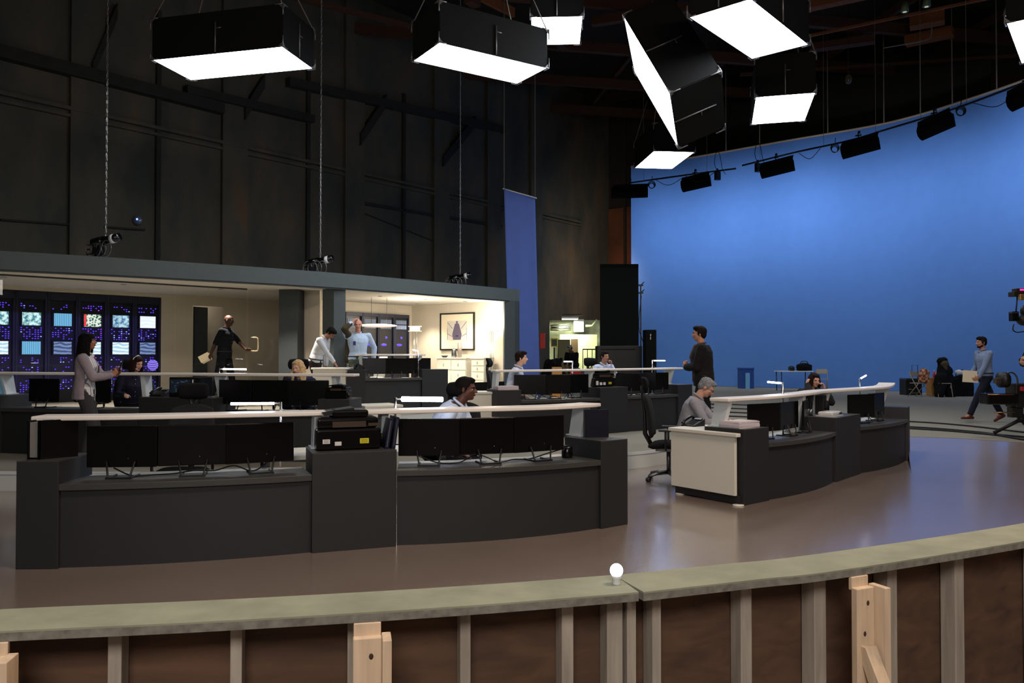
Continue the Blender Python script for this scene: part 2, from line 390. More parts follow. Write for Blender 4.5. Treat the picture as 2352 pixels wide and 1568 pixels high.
for x in (1668, 1756, 1895, 2033, 2120, 2196, 2290):
    # suspension line dropped on the pipe: nearest curve point to this sight column
    p = min(CY, key=lambda q: abs(1176 + q.x / q.y * 1830 - x)); i = CY.index(p)
    r = MB().tube([(p.x, p.y, 10.65), (p.x, p.y, 15.1)], .022, 6); r.build('suspension_line', 'rope', cyc, world=True)
# ---- narrow blue banner on two ropes, in front of the dark wall
bn = thing('blue_banner', 'tall narrow blue cloth banner hanging on two ropes beside the office column', 'banner', (PX(1190, 25), 25, T1))
tl, tr_ = WY(1158, 433, 25), WY(1229, 455, 25.6); bl, br = PX(1172, 25), PX(1241, 25.6)
mb = MB(); N = 14; top = []; fr = []; bkk = []
rows = 14; vs = []; fs = []
for j in range(rows + 1):
    v = j / rows
    for i in range(N + 1):
        u = i / N; x = (tl.x + (bl - tl.x) * v) * (1 - u) + (tr_.x + (br - tr_.x) * v) * u
        y = 25 + .6 * u + .05 * math.sin(u * 9 + v * 2) * v; z = (tl.z * (1 - u) + tr_.z * u) * (1 - v) + (T1 + .02) * v
        vs.append((x, y, z))
for j in range(rows):
    for i in range(N): a = j * (N + 1) + i; fs.append((a, a + N + 1, a + N + 2, a + 1))
mb.add(vs, fs, True); o = mb.build('cloth', mat('banner_cloth', (92, 118, 196), .85, noise_amt=.04, nscale=3, bump=.1, bscale=30), bn, world=True)
sd = o.modifiers.new('s', 'SOLIDIFY'); sd.thickness = .012
MB().tube([tl, V((tl.x, tl.y, 15.1))], .014, 6).build('suspension_rope', 'rope', bn, world=True)
MB().tube([tr_, V((tr_.x, tr_.y, 15.1))], .014, 6).build('suspension_rope', 'rope', bn, world=True)
MB().tube([tl + V((-.04, 0, 0)), tr_ + V((.05, 0, 0))], .02, 6).build('top_batten', 'white_lam', bn, world=True)

# ================================================================== FOREGROUND PLYWOOD WALL
M['plywood'] = woodmat('plywood_inner_face', (84, 60, 44), .8, sc=2.5, amt=.3, grain='X'); M['stud'] = woodmat('stud_timber', (158, 148, 136), .8, sc=5, amt=.2)
M['pine'] = woodmat('new_pine', (212, 186, 158), .7, sc=4, amt=.14); M['plate'] = mat('painted_top_plate', (141, 142, 120), .75, noise_amt=.14, nscale=9, bump=.1, bscale=60)
M['plyedge'] = mat('plywood_edge', (118, 114, 106), .9, noise_amt=.3, nscale=40)
ZW = 1.05
def wall_section(near, far, studs, braces, label, joint_end):
    Np = [WZ(x, y, ZW) for x, y in near]; Fp = [WZ(x, y, ZW) for x, y in far]
    N_ = spline(Np, 8); 
    # far edge resampled to follow the near edge at a steady depth
    B = []
    for i, p in enumerate(N_):
        d = (N_[min(i + 1, len(N_) - 1)] - N_[max(i - 1, 0)]).normalized(); B.append(V((p.x - d.y * .155, p.y + d.x * .155, ZW)))
    c = N_[len(N_) // 2]
    t = thing('plywood_wall_section', label, 'low wall', (c.x, c.y, 0))
    MB().mt(0).strip([(p.x, p.y) for p in N_], [(p.x, p.y) for p in B], ZW - .004, ZW).build('painted_surface', 'plate', t, world=True)
    MB().strip([(p.x, p.y) for p in N_], [(p.x, p.y) for p in B], ZW - .022, ZW - .004).build('top_plate', 'plyedge', t, world=True)
    A2 = [(p.x + (q.x - p.x) * .9, p.y + (q.y - p.y) * .9) for p, q in zip(N_, B)]
    MB().strip(A2, [(p.x, p.y) for p in B], 0.0, ZW - .022).build('face_panel', 'plywood', t, world=True)
    MB().strip([(p.x + (q.x - p.x) * .25, p.y + (q.y - p.y) * .25) for p, q in zip(N_, B)], A2, 0.0, .04).build('bottom_plate', 'stud', t, world=True)
    def frame(x):
        i = min(range(len(N_)), key=lambda k: abs(1176 + N_[k].x / N_[k].y * 1830 - x)); d = (N_[min(i + 1, len(N_) - 1)] - N_[max(i - 1, 0)]).normalized()
        p = N_[i].copy(); e = PX(x, p.y) - p.x; p = p + d * e; n = V((-d.y, d.x, 0)); return p, d, n, math.atan2(d.y, d.x)
    for x, w in studs:
        p, d, n, a = frame(x); q = p + n * .11
        MB().box((q.x, q.y, (ZW - .022 + .04) / 2), (w * .85, .05, ZW - .062), rotm(a)).build('stud', 'stud', t, bevel=.002, world=True)
    for x in braces:
        p, d, n, a = frame(x); mb = MB(); q = p - n * .012; q2 = q - n * .02 
        mb.box((q.x, q.y, .5 * (ZW - .05)), (.062, .02, ZW - .05), rotm(a)); r = q + d * .041 - n * .018
        mb.box((r.x, r.y, .5 * (ZW - .045)), (.02, .056, ZW - .045), rotm(a))
        mb.box((q.x + n.x * .014, q.y + n.y * .014, ZW - .04), (.06, .012, .035), rotm(a))
        br = mb.build('brace_post', 'pine', t, bevel=.002, world=True)
        kb = MB()
        for dz, dx in ((.09, .008), (.17, -.004), (.3, .012)):
            kb.ell((q.x + d.x * dx - n.x * .0105, q.y + d.y * dx - n.y * .0105, ZW - dz), (.005, .0015, .007), 10, 6, rotm(a))
        kb.build('knot', mat('wood_knot', (60, 38, 28), .8), br, world=True)
        # slanting kicker behind the post
        f0 = q - n * .02 + V((0, 0, ZW - .19)) - V((0, 0, q.z)); f1 = q - n * .32 + d * .1; kk = MB(); s_ = d * .02
        a0 = V((f0.x, f0.y, ZW - .2)); a1 = V((f1.x, f1.y, 0.0)); w = n * .05
        kk.hexa([a1 - s_ - w, a1 + s_ - w, a1 + s_ + w, a1 - s_ + w], [a0 - s_ - w * .1, a0 + s_ - w * .1, a0 + s_ + w * .5, a0 - s_ + w * .5]); kk.build('kicker', 'pine', t, world=True)
    return t, N_, frame
SEC1, N1, FR1 = wall_section([(-420, 1474), (0, 1449), (434, 1429), (867, 1404), (1200, 1381), (1467, 1359)], [(0, 1410)], [(-150, .038), (235, .034), (532, .03), (815, .034), (1084, .03), (1330, .036), (1443, .05)], (846, -8),
    'low plywood wall section in the left foreground, painted top plate over open studs', True)
SEC2, N2, FR2 = wall_section([(1478, 1359), (1739, 1330), (1935, 1308), (2352, 1242), (2620, 1190), (2950, 1118), (3300, 1040)], [(0, 1)], [(1489, .03), (1547, .03), (1755, .04), (1937, .05), (2113, .046), (2265, .05), (2450, .04), (2650, .04), (2850, .04), (3050, .04)], (1966,),
    'low plywood wall section at the right foreground, beyond the joint', False)
# glowing globe bulb standing on the left section by the joint
gp = WZ(1416, 1341, ZW)
gl = thing('globe_bulb', 'small glowing round light bulb standing on the plywood wall by the joint', 'light bulb', (gp.x, gp.y, ZW))
M['bulb'] = mat('bulb_glass_lit', (255, 255, 255), .3, emit=(205, 225, 255), es=2.2)
MB().ell((0, 0, .034), (.0165, .0165, .0172), 28, 18).build('globe', 'bulb', gl)
MB().lathe([(.0005, 0), (.0105, 0), (.011, .002), (.0105, .012), (.0118, .014), (.0125, .02), (.011, .022)], n=24).build('base', 'white', gl)
# ================================================================== SOFT LIGHT BOXES
def softbox(o, e1, e2, n, L, W, D, label, ropes=(), group='overhead softboxes', rod=True):
    c = o + e1 * L / 2 + e2 * W / 2 + n * D / 2
    t = thing('softbox', label, 'studio light', tuple(c), 0, group)
    mb = MB(); N = 8; vs = []; fs = []
    for j in range(N + 1):
        for i in range(N + 1):
            u, v = i / N, j / N; sag = .05 * math.sin(PI * u) * math.sin(PI * v)
            vs.append(o + e1 * (L * u) + e2 * (W * v) - n * (sag - .01))
    for j in range(N):
        for i in range(N): a = j * (N + 1) + i; fs.append((a, a + 1, a + N + 2, a + N + 1))
    mb.add(vs, fs, True); f = mb.build('diffuser', 'soft_face', t, world=True)
    # make the lit cloth face away from the box
    if (f.data.polygons[0].normal @ Matrix.Identity(3)).dot(n) > 0: f.data.flip_normals()
    mb = MB(); k = .015
    def slab(a, b, nn):  # a,b bottom corners
        w = nn * k; mb.hexa([a, b, b + w, a + w], [a + n * D, b + n * D, b + w + n * D, a + w + n * D])
    P = [o, o + e1 * L, o + e1 * L + e2 * W, o + e2 * W]
    slab(P[0], P[1], -e2); slab(P[1], P[2], e1); slab(P[2], P[3], e2); slab(P[3], P[0], -e1)
    q = [p + n * D for p in P]; mb.hexa(q, [p + n * k for p in q]); mb.build('cloth_skirt', 'soft_skirt', t, world=True)
    for ci, p in enumerate(P):
        s1 = e1 if ci in (0, 3) else -e1; s2 = e2 if ci in (0, 1) else -e2
        for hh, sg in ((0, 1), (D, -1)):
            a = p + n * hh - s1 * .03 - s2 * .03
            mb = MB(); mb.tube([a, a + n * sg * .2], .013, 6); mb.tube([a, a + s1 * .16], .013, 6); mb.tube([a, a + s2 * .16], .013, 6)
            mb.add([a, a + s1 * .1, a + n * sg * .1], [(0, 1, 2)]); mb.add([a, a + s2 * .1, a + n * sg * .1], [(0, 1, 2)])
            mb.build('corner_bracket', 'alu', t, world=True)
        if ropes and abs(n.z) > .8:
            a = p + n * D; b = c + V((0, 0, 15 - c.z)) * 0 ; top = V((c.x + (a.x - c.x) * .55, c.y + (a.y - c.y) * .55, a.z + 1.3))
            MB().tube([a, top], .012, 5).build('rope', 'rope', t, world=True)
    if ropes and abs(n.z) > .8:
        for sg in (0, 1):
            a = (P[0] + P[3]) / 2 if sg == 0 else (P[1] + P[2]) / 2
            a = V((c.x + (a.x - c.x) * .55, c.y + (a.y - c.y) * .55, 0)); z = o.z + D + 1.3
            MB().tube([(a.x, a.y, z), (a.x, a.y, 14)], .014, 5).build('rope', 'rope', t, world=True)
    if rod:
        a = (P[1] + P[2]) / 2 + e1 * .03 
        mb = MB(); mb.tube([a + n * .02, a + n * D * .85], .014, 6); mb.tube([a + n * D * .55, a + n * D * .55 + e2 * .12], .01, 6); mb.build('side_rod', 'alu', t, world=True)
        a = (P[0] + P[1]) / 2 - e2 * .03
        mb = MB(); mb.tube([a + n * .02, a + n * D * .75], .014, 6); mb.tube([a + n * D * .6, a + n * D * .6 + e1 * .12], .01, 6); mb.build('side_rod', 'alu', t, world=True)
    return t
def flat_softbox(quad, z, D, label, **k):
    P = [WZ(x, y, z) for x, y in quad]; c = sum(P, V()) / 4
    e1 = ((P[1] - P[0]) + (P[2] - P[3])); L = e1.length / 2; e1.normalize(); e2 = V((-e1.y, e1.x, 0))
    w = ((P[3] - P[0]) + (P[2] - P[1])); W = w.length / 2
    if w.dot(e2) < 0: e2 = -e2
    o = c - e1 * L / 2 - e2 * W / 2
    return softbox(o, e1, e2, V((0, 0, 1)), L, W, D, label, ropes=(1,), **k)
flat_softbox([(358, 137), (655, 108), (712, 158), (432, 186)], 7.2, .78, 'large black-skirted softbox with glowing panel, nearest on the left')
flat_softbox([(1015, 97), (1258, 160), (1185, 190), (945, 142)], 7.4, .78, 'large black-skirted softbox with glowing panel above the middle of the set')
flat_softbox([(1225, 40), (1343, 38), (1326, 102), (1219, 104)], 8.8, .9, 'softbox high up, partly hidden behind the middle softbox')
flat_softbox([(1458, 386), (1540, 388), (1598, 350), (1503, 347)], 8.1, .9, 'small far softbox low over the left end of the blue screen')
flat_softbox([(1713, 224), (1855, 217), (1863, 275), (1748, 286)], 7.6, .95, 'softbox with glowing panel in front of the blue screen, under the big square one')
flat_softbox([(1600, 35), (1728, -2), (1853, 103), (1713, 140)], 7.3, .8, 'big square-looking softbox at the top right, its lit panel tilted to view')
flat_softbox([(2315, 52), (2470, 22), (2520, 112), (2345, 148)], 7.3, .8, 'softbox cut off by the right edge of the view')
softbox(V((2.243, 15.918, 8.433)), V((.276, -.517, -.81)), V((.275, .85, -.449)), V((.921, -.099, .376)), 2.44, 1.49, 1.0,
        'steeply tilted softbox whose glowing panel shows as a long sliver', group='overhead softboxes')

# ================================================================== STRIP LIGHTS ON THE SCREEN PIPE
M['strip_face'] = mat('strip_tube_face', (255, 255, 255), .5, emit=(230, 238, 255), es=3)
def on_pipe(x, y, Y): return WY(x, y, Y)
pipeL = [on_pipe(1440, 421, 34.5), on_pipe(1560, 404, 33), on_pipe(1690, 387, 31.5)]
pipeR = [on_pipe(1705, 380, 31.5), on_pipe(1830, 349, 30), on_pipe(1950, 323, 28.3), on_pipe(2040, 296, 27), on_pipe(2130, 269, 25.6), on_pipe(2220, 240, 24.3), on_pipe(2400, 170, 22), on_pipe(2560, 95, 20)]
M['pipe'] = mat('dark_pipe', (40, 42, 48), .5, .4)
def pipe_thing(pts, label):
    pts = spline(pts, 6); m_ = pts[len(pts) // 2]
    t = thing('lighting_pipe', label, 'pipe', tuple(m_)); MB().tube(pts, .035, 8).build('pipe', 'pipe', t, world=True)
    for k in range(2, len(pts), 7):
        p = pts[k]; MB().tube([p, (p.x, p.y, 15.1)], .008, 5).build('suspension_wire', 'rope', t, world=True)
    return t, pts
pipe_thing(pipeL, 'short dark lighting pipe at the left end of the blue screen'); PT, PR = pipe_thing(pipeR, 'long curved dark lighting pipe in front of the blue screen')
def strip_light(x0, y0, x1, y1, Y0, Y1, label):
    a, b = WY(x0, y0, Y0), WY(x1, y1, Y1); c = (a + b) / 2; d = b - a; L = d.length; rz = math.atan2(d.y, d.x)
    t = thing('strip_light', label, 'studio light', tuple(c), rz, 'strip lights washing the blue screen'); tilt = d.z / L
    R = Matrix.Rotation(-math.asin(tilt), 3, 'Y')
    def P(x, y, z): return R @ V((x, y, z))
    h = L / 2; mb = MB()
    # reflector: curved trough opening up and back to the screen
    prof = [(-.1, .2), (-.16, .05), (-.14, -.1), (-.05, -.2), (.06, -.24)]
    q = [[P(-h, y, z) for y, z in prof], [P(h, y, z) for y, z in prof]]
    vs = q[0] + q[1]; n = len(prof); mb.add(vs, [(i, i + 1, n + i + 1, n + i) for i in range(n - 1)])
    mb.add([P(s * h, y, z) for s in (-1, 1) for y, z in prof + [(.05, .15)]], [tuple(range(6)), tuple(range(6, 12))])
    o = mb.build('reflector_housing', 'blackmatt', t); sd = o.modifiers.new('s', 'SOLIDIFY'); sd.thickness = .015
    mb = MB(); mb.hexa([P(-h, -.1, .2), P(h, -.1, .2), P(h + .06, -.2, .3), P(-h + .1, -.2, .3)], [P(-h, -.095, .205), P(h, -.095, .205), P(h + .06, -.195, .305), P(-h + .1, -.195, .305)]); mb.build('barn_door', 'blackmatt', t)
    mb = MB()
    for k in range(2): mb.tube([P(-h + .05, -.04 + .06 * k, .02 - .08 * k), P(h - .05, -.04 + .06 * k, .02 - .08 * k)], .018, 8)
    mb.build('tube_lamp', 'strip_face', t)
    mb = MB(); mb.tube([P(0, -.1, .2), P(0, -.02, .5)], .02, 6); mb.box(P(0, -.02, .42), (.2, .04, .05)); mb.box(P(.04, -.02, .52), (.07, .09, .09)); mb.build('yoke_clamp', 'black', t)
    ld = bpy.data.lights.new('strip_glow', 'AREA'); ld.shape = 'RECTANGLE'; ld.size = L; ld.size_y = .25; ld.energy = 95; ld.color = (.86, .92, 1); ld.spread = math.radians(150)
    lo = bpy.data.objects.new('strip_glow', ld); COL.objects.link(lo); lo.parent = t; lo.location = P(0, .1, -.02)
    lo.rotation_euler = (math.radians(52), 0, 0)
    return t
strip_light(1405, 443, 1488, 440, 33.8, 33.6, 'strip light at the far left end of the screen, half before the dark wall')
strip_light(1567, 428, 1632, 413, 32.6, 32.0, 'strip light on the short pipe, second from the left')
strip_light(1748, 396, 1824, 377, 30.4, 29.8, 'strip light at the start of the long pipe, beside a small black ballast')
strip_light(1934, 350, 2020, 326, 27.9, 27.2, 'strip light right of the first cable coil on the long pipe')
strip_light(2114, 306, 2190, 272, 25.2, 24.2, 'strip light with a white plug, below the second cable coil')
strip_light(2320, 238, 2410, 195, 22.6, 21.6, 'strip light cut off at the right edge of the view')
def coil(x, y, Y, r, label):
    p = WY(x, y, Y); t = thing('cable_coil', label, 'cable', tuple(p), 0, 'cable coils on the pipes'); mb = MB()
    for k in range(3):
        rr = r - .02 * k; mb.tube([(rr * math.cos(a * PI / 12), .02 * k, rr * math.sin(a * PI / 12) - .02 * k) for a in range(25)], .016, 6, False)
    mb.tube([(0, 0, r), (.02, 0, r + .22)], .014, 5); mb.build('coiled_cable', 'rubber', t)
coil(1497, 424, 33.5, .15, 'small loop of black cable hung on the short pipe'); coil(1918, 340, 28.3, .15, 'black cable coil hung midway on the long pipe'); coil(2207, 254, 24.3, .15, 'black cable coil hung near the white plug')
def ballast(x, y, Y, label):
    p = WY(x, y, Y); t = thing('ballast_box', label, 'ballast', tuple(p), .4, 'ballast boxes on the pipes'); MB().box((0, 0, 0), (.22, .15, .34)).build('case', 'black', t, bevel=.01)
    mb = MB(); mb.tube(spline([(0, 0, .17), (-.15, 0, .5), (-.05, 0, .95), (.1, 0, .9), (.25, 0, .3), (.4, 0, .1)], 5), .012, 5); mb.tube([(0, 0, .17), (0, 0, .3)], .03, 6); mb.build('cable', 'rubber', t)
ballast(1648, 404, 32, 'small ballast box with looping cables on the short pipe'); ballast(1741, 385, 30.6, 'small ballast box with looping cables on the long pipe')
# sagging cables along the pipe
for i, (x0, y0, x1, y1, Y) in enumerate(((1500, 410, 1570, 407, 33), (1570, 402, 1640, 397, 32), (1835, 352, 1885, 340, 29.5), (2235, 237, 2345, 205, 23.5))):
    a, b = WY(x0, y0, Y), WY(x1, y1, Y); m_ = (a + b) / 2 - V((0, 0, .3)); t = MB().tube(spline([a, m_, b], 8), .012, 5).build('sagging_cable', 'rubber')
    tagit(t, ['thin black cable drooping by the coil on the short pipe', 'thin black cable drooping under the middle of the short pipe', 'thin black cable drooping midway along the long pipe', 'thin black cable drooping at the far right of the long pipe'][i], 'cable', 'drooping cables')

# ================================================================== CONTROL DESKS
HB, HC, HL = .81, .64, 1.105      # block, counter and ledge heights above the desk's floor
class Line:
    """front line of a desk in plan; kinds: B block, P recessed panel"""
    def __init__(s, nodes, kinds, bulges):
        s.n = [V((x, y, 0)) for x, y in nodes]; s.k = kinds; s.b = bulges
    def pt(s, u, off=0):
        i = min(int(u), len(s.k) - 1); t = u - i; A, B = s.n[i], s.n[i + 1]; d = (B - A); L = d.length; d.normalize(); nb = V((-d.y, d.x, 0))
        p = A + (B - A) * t - nb * s.b[i] * 4 * t * (1 - t)
        tan = d * L - nb * s.b[i] * 4 * (1 - 2 * t); tan.normalize(); n2 = V((-tan.y, tan.x, 0))
        return p + n2 * off, tan, n2
def desk(label, nodes, kinds, bulges, z0, ledge_off, posts, blk=.52, ledge=(.02, None), group=None, ledge_lift=(0, 0), worktop=True):
    Ln = Line(nodes, kinds, bulges); c, _, _ = Ln.pt(len(kinds) / 2, .3)
    t = thing('control_desk', label, 'desk', (c.x, c.y, z0), 0, group)
    for i, k in enumerate(kinds):
        if k == 'B':
            a, tn, nb = Ln.pt(i + 1e-4); b, _, _ = Ln.pt(i + .9999)
            pl = [(a.x, a.y), (b.x, b.y), (b.x + nb.x * blk, b.y + nb.y * blk), (a.x + nb.x * blk, a.y + nb.y * blk)]
            o = MB().prism(pl, z0, z0 + HB).build('end_block' if i in (0, len(kinds) - 1) else 'centre_block', 'laminate', t, bevel=.004, world=True)
            MB().prism(pl, z0 + HB, z0 + HB + .006).build('block_top', 'counter', t, world=True)
        else:
            us = [i + .0001 + .9998 * j / 14 for j in range(15)]
            fr = [Ln.pt(u)[0] for u in us]; bk = [Ln.pt(u, .44)[0] for u in us]; p1 = [Ln.pt(u, .035)[0] for u in us]; p2 = [Ln.pt(u, .06)[0] for u in us]
            xy = lambda L: [(p.x, p.y) for p in L]
            MB().strip(xy(fr), xy(bk), z0 + HC - .05, z0 + HC).build('counter', 'counter', t, bevel=.004, world=True)
            MB().strip(xy(p1), xy(p2), z0, z0 + HC - .05).build('front_panel', 'laminate', t, world=True)
            if worktop:
                w1 = [Ln.pt(u, .44)[0] for u in us]; w2 = [Ln.pt(u, .62)[0] for u in us]
                MB().strip(xy(w1), xy(w2), z0 + HC - .04, z0 + HC - .004).build('worktop', 'white_lam', t, bevel=.004, world=True)
    # ledge
    u0, u1 = ledge[0], ledge[1] if ledge[1] is not None else len(kinds) - .02
    us = [u0 + (u1 - u0) * j / 8 for j in range(9)]
    def lo(u):
        f = (u - u0) / (u1 - u0) * (len(ledge_off) - 1); i = min(int(f), len(ledge_off) - 2); f -= i; return ledge_off[i] * (1 - f) + ledge_off[i + 1] * f
    A = spline([Ln.pt(u, lo(u))[0] for u in us], 4); B = []
    for i, p in enumerate(A):
        d = (A[min(i + 1, len(A) - 1)] - A[max(i - 1, 0)]).normalized(); B.append(p + V((-d.y, d.x, 0)) * .25)
    nA = len(A); lift = [ledge_lift[0] * max(0, 1 - i / 5) ** 2 + ledge_lift[1] * max(0, 1 - (nA - 1 - i) / 6) ** 2 for i in range(nA)]
    MB().strip([(p.x, p.y) for p in A], [(p.x, p.y) for p in B], [z0 + HL + l for l in lift], [z0 + HL + .036 + l for l in lift]).build('ledge', 'ledge', t, bevel=.01, seg=3, world=True)
    for u in posts:
        top, tn, nb = Ln.pt(u, lo(u) + .03); bot = Ln.pt(u, lo(u) + .12)[0]; s_ = tn * .03
        zb = z0 + (HB + .006 if kinds[min(int(u), len(kinds) - 1)] == 'B' else HC)
        a = [bot - s_, bot + s_, bot + s_ + nb * .17, bot - s_ + nb * .17]; b = [top - s_, top + s_, top + s_ + nb * .2, top - s_ + nb * .2]
        MB().hexa([p + V((0, 0, zb)) for p in a], [p + V((0, 0, z0 + HL)) for p in b]).build('slanted_post', 'post', t, bevel=.005, world=True)
        f = [bot - tn * .05 - nb * .02, bot + tn * .05 - nb * .02, bot + tn * .05 + nb * .19, bot - tn * .05 + nb * .19]
        MB().hexa([p + V((0, 0, zb)) for p in f], [p + V((0, 0, zb + .012)) for p in f]).build('post_foot', 'post', t, world=True)
    return t, Ln
DA, LA = desk('long dark curved control desk nearest the camera, with a warm-toned ledge', [(-3.755, 6.05), (-3.44, 6.06), (-1.637, 6.54), (-.978, 6.78), (.83, 7.45), (1.11, 7.66)], 'BPBPB', (0, .07, 0, .12, 0), 0,
              (.17, .2, .2, .26, .36), (.45, 2.1, 2.93, 4.45))
DB, LB = desk('dark control desk on the carpeted step at the left, behind the nearest desk', [(-7.75, 11.45), (-7.25, 11.3), (-5.1, 10.9), (-3.98, 10.6), (-2.52, 10.35), (-2.1, 10.3)], 'BPBPB', (0, .06, 0, .06, 0), T1,
              (.2, .2, .2), (.45, 1.96, 2.9, 4.3))
DC, LC = desk('small dark control desk at the back, in front of the glass offices', [(-3.35, 16.2), (-2.98, 16.2), (-1.9, 16.85), (-1.38, 17.2)], 'BPB', (0, .05, 0), T2, (.2, .2), (.6, 2.15), ledge=(.3, 2.3))
DD, LD = desk('dark control desk on the carpet right of the middle, before the blue banner', [(-.24, 12.95), (.15, 13.1), (1.55, 14.0), (2.1, 14.45), (3.2, 15.35), (3.55, 15.7)], 'BPBPB', (0, .08, 0, .06, 0), T1,
              (.2, .2, .2), (.25, 2.1, 2.9, 4.4), ledge=(.1, None))
DE, LE = desk('dark curved control desk on the right, seen from its pale cabinet end', [(2.5, 8.6), (2.865, 8.9), (4.14, 10.19), (4.76, 10.9), (6.08, 12.25), (6.28, 12.6)], 'BPBPB', (0, .1, 0, .1, 0), 0,
              (.2, .22, .3, .25, .2), (.22, 1.8, 2.75, 4.2), ledge_lift=(0, .04))

# pale end cabinets (returns)
def cabinet(label, A, B, depth, z0, h=.77, parent=None, group=None):
    A, B = V((*A, 0)), V((*B, 0)); d = (B - A).normalized(); n = V((-d.y, d.x, 0)); c = (A + B) / 2 + n * depth / 2
    t = thing('side_cabinet', label, 'cabinet', (c.x, c.y, z0), 0, group)
    q = lambda e, f: [A - d * e, B + d * e, B + d * e + n * (depth), A - d * e + n * depth]
    xy = lambda L: [(p.x, p.y) for p in L]
    MB().prism(xy([A, B, B + n * depth, A + n * depth]), z0 + .1, z0 + h - .04).build('body', 'white_lam', t, bevel=.003, world=True)
    e = .03; MB().prism(xy([A - d * e - n * e, B + d * e - n * e, B + d * e + n * depth, A - d * e + n * depth]), z0 + h - .04, z0 + h).build('top', 'white_lam', t, bevel=.012, seg=3, world=True)
    e = .04; MB().prism(xy([A + d * e + n * e, B - d * e + n * e, B - d * e + n * (depth - e), A + d * e + n * (depth - e)]), z0 + .012, z0 + .1).build('plinth', 'laminate', t, world=True)
    for s_ in (A + d * .09 + n * .09, B - d * .09 + n * .09): MB().lathe([(.001, 0), (.05, 0), (.05, .012), (.001, .012)], (s_.x, s_.y, z0)).build('glide', 'white_lam', t, world=True)
    return t

def end_cabinet():
    A, B = V((1.9, 9.37, 0)), V((2.47, 8.6, 0)); d = (B - A).normalized(); n = V((-d.y, d.x, 0)); n = n if n.dot(V((1, 1, 0))) > 0 else -n
    t = thing('side_cabinet', 'pale cabinet closing the near end of the right-hand desk, phone on top', 'cabinet', (2.1, 9.3, 0)); o = n * -.05
    A, B = A + o, B + o; L = (B - A).length; e = d * .02
    MB().prism(pl_([A, B - d * .05, B - d * .05 + n * .04, A + n * .04]), .1, .735).build('end_panel', 'white_lam', t, bevel=.003, world=True)
    MB().prism(pl_([A + n * .045, A + d * .38 + n * .045, A + d * .38 + n * .6, A + n * .6]), .1, .735).build('body', 'white_lam', t, world=True)
    MB().prism(pl_([A - e - n * .03, B - n * .03, B + n * .045, A + d * .4 + n * .045, A + d * .4 + n * .62, A - e + n * .62]), .735, .775).build('top', 'white_lam', t, bevel=.008, world=True)
    MB().prism(pl_([A + e + n * .05, B - e + n * .05, B - e + n * .06, A + d * .38 + n * .06, A + d * .38 + n * .58, A + e + n * .58]), .012, .1).build('plinth', 'laminate', t, world=True)
    for s_ in (A + d * .08 + n * .08, B - d * .02 + n * .02): MB().lathe([(.001, 0), (.06, 0), (.06, .012), (.001, .012)], (s_.x, s_.y, 0)).build('glide', 'white_lam', t, world=True)
def pl_(L): return [(p.x, p.y) for p in L]
end_cabinet()
cabinet('pale stepped cabinet behind the right end of the left rear desk', (-1.98, 10.85), (-1.55, 11.1), .5, T1, .7)
cabinet('tall pale cabinet under the bending man\'s hand, beside the back desk', (-4.1, 16.4), (-3.4, 16.3), .5, T2, .86)
cabinet('pale cabinet at the left end of the desk before the blue banner', (-.72, 13.2), (-.3, 13.2), .45, T1, .78)

# ---- monitors
def make_monitor():
    t = thing('monitor', 'x', 'monitor'); w, h = .545, .33; z = .085
    mb = MB(); mb.box((0, 0, z + h / 2), (w, .022, h)); mb.build('back_shell', 'blackgloss', t, bevel=.008)
    mb = MB(); mb.box((0, .0125, z + h / 2 + .006), (w - .02, .003, h - .03)); mb.build('screen', mat('screen_dark_glass', (12, 14, 20), .15), t)
    mb = MB()
    for s_ in (-1, 1): mb.tube([(s_ * .11, -.03, z + .05), (s_ * .085, -.06, .02), (s_ * .08, -.07, .008)], .008, 6)
    mb.box((0, -.06, .008), (.2, .03, .014)); mb.tube([(-.08, -.06, .008), (-.09, .12, .008)], .008, 6); mb.tube([(.08, -.06, .008), (.09, .12, .008)], .008, 6)
    mb.build('stand', 'black', t)
    MB().lathe([(.0008, 0), (.004, 0), (.004, .002), (.0008, .002)], (.05, -.0115, z + .07), 8, rotm(0, PI / 2)).build('maker_badge', 'chrome', t)
    return t
mon0 = make_monitor(); used_mon = [False]
def monitors(Ln, us, z0, labels, group, off=.27, yaw=(0, 0, 0), tilt=0):
    global mon0
    for u, lb, yw in zip(us, labels, yaw):
        p, tn, nb = Ln.pt(u, off); rz = math.atan2(tn.y, tn.x) + yw
        if not used_mon[0]: mon0.location = (p.x, p.y, z0 + HC); mon0.rotation_euler = (0, 0, rz); mon0['label'] = lb; mon0['group'] = group; used_mon[0] = True
        else: dup(mon0, (p.x, p.y, z0 + HC), rz, lb, group)
monitors(LA, (1.2, 1.5, 1.79), 0, ['black monitor seen from behind on the nearest desk, first from the left end', 'black monitor on the nearest desk, second from the left end', 'black monitor on the nearest desk, just left of the printer'], 'monitors on the nearest desk', yaw=(-.1, 0, .1))
monitors(LA, (3.15, 3.45, 3.73), 0, ['black monitor on the nearest desk, just right of the bright lamp post', 'black monitor on the nearest desk, in front of the seated man in pale blue', 'black monitor on the nearest desk, beside the right end block'], 'monitors on the nearest desk', yaw=(-.14, -.03, .06))
monitors(LB, (1.25, 1.62), T1, ['black monitor on the left rear desk behind the standing woman\'s back', 'black monitor on the left rear desk before the woman with the headset'], 'monitors on the left rear desk', yaw=(-.05, .05), off=.22)
monitors(LB, (3.13, 3.5, 3.87), T1, ['black monitor on the left rear desk, beside the computer tower', 'black monitor on the left rear desk, middle of the three before the blonde woman', 'black monitor on the left rear desk, under the blonde woman\'s chin'], 'monitors on the left rear desk', yaw=(-.1, 0, .1), off=.22)
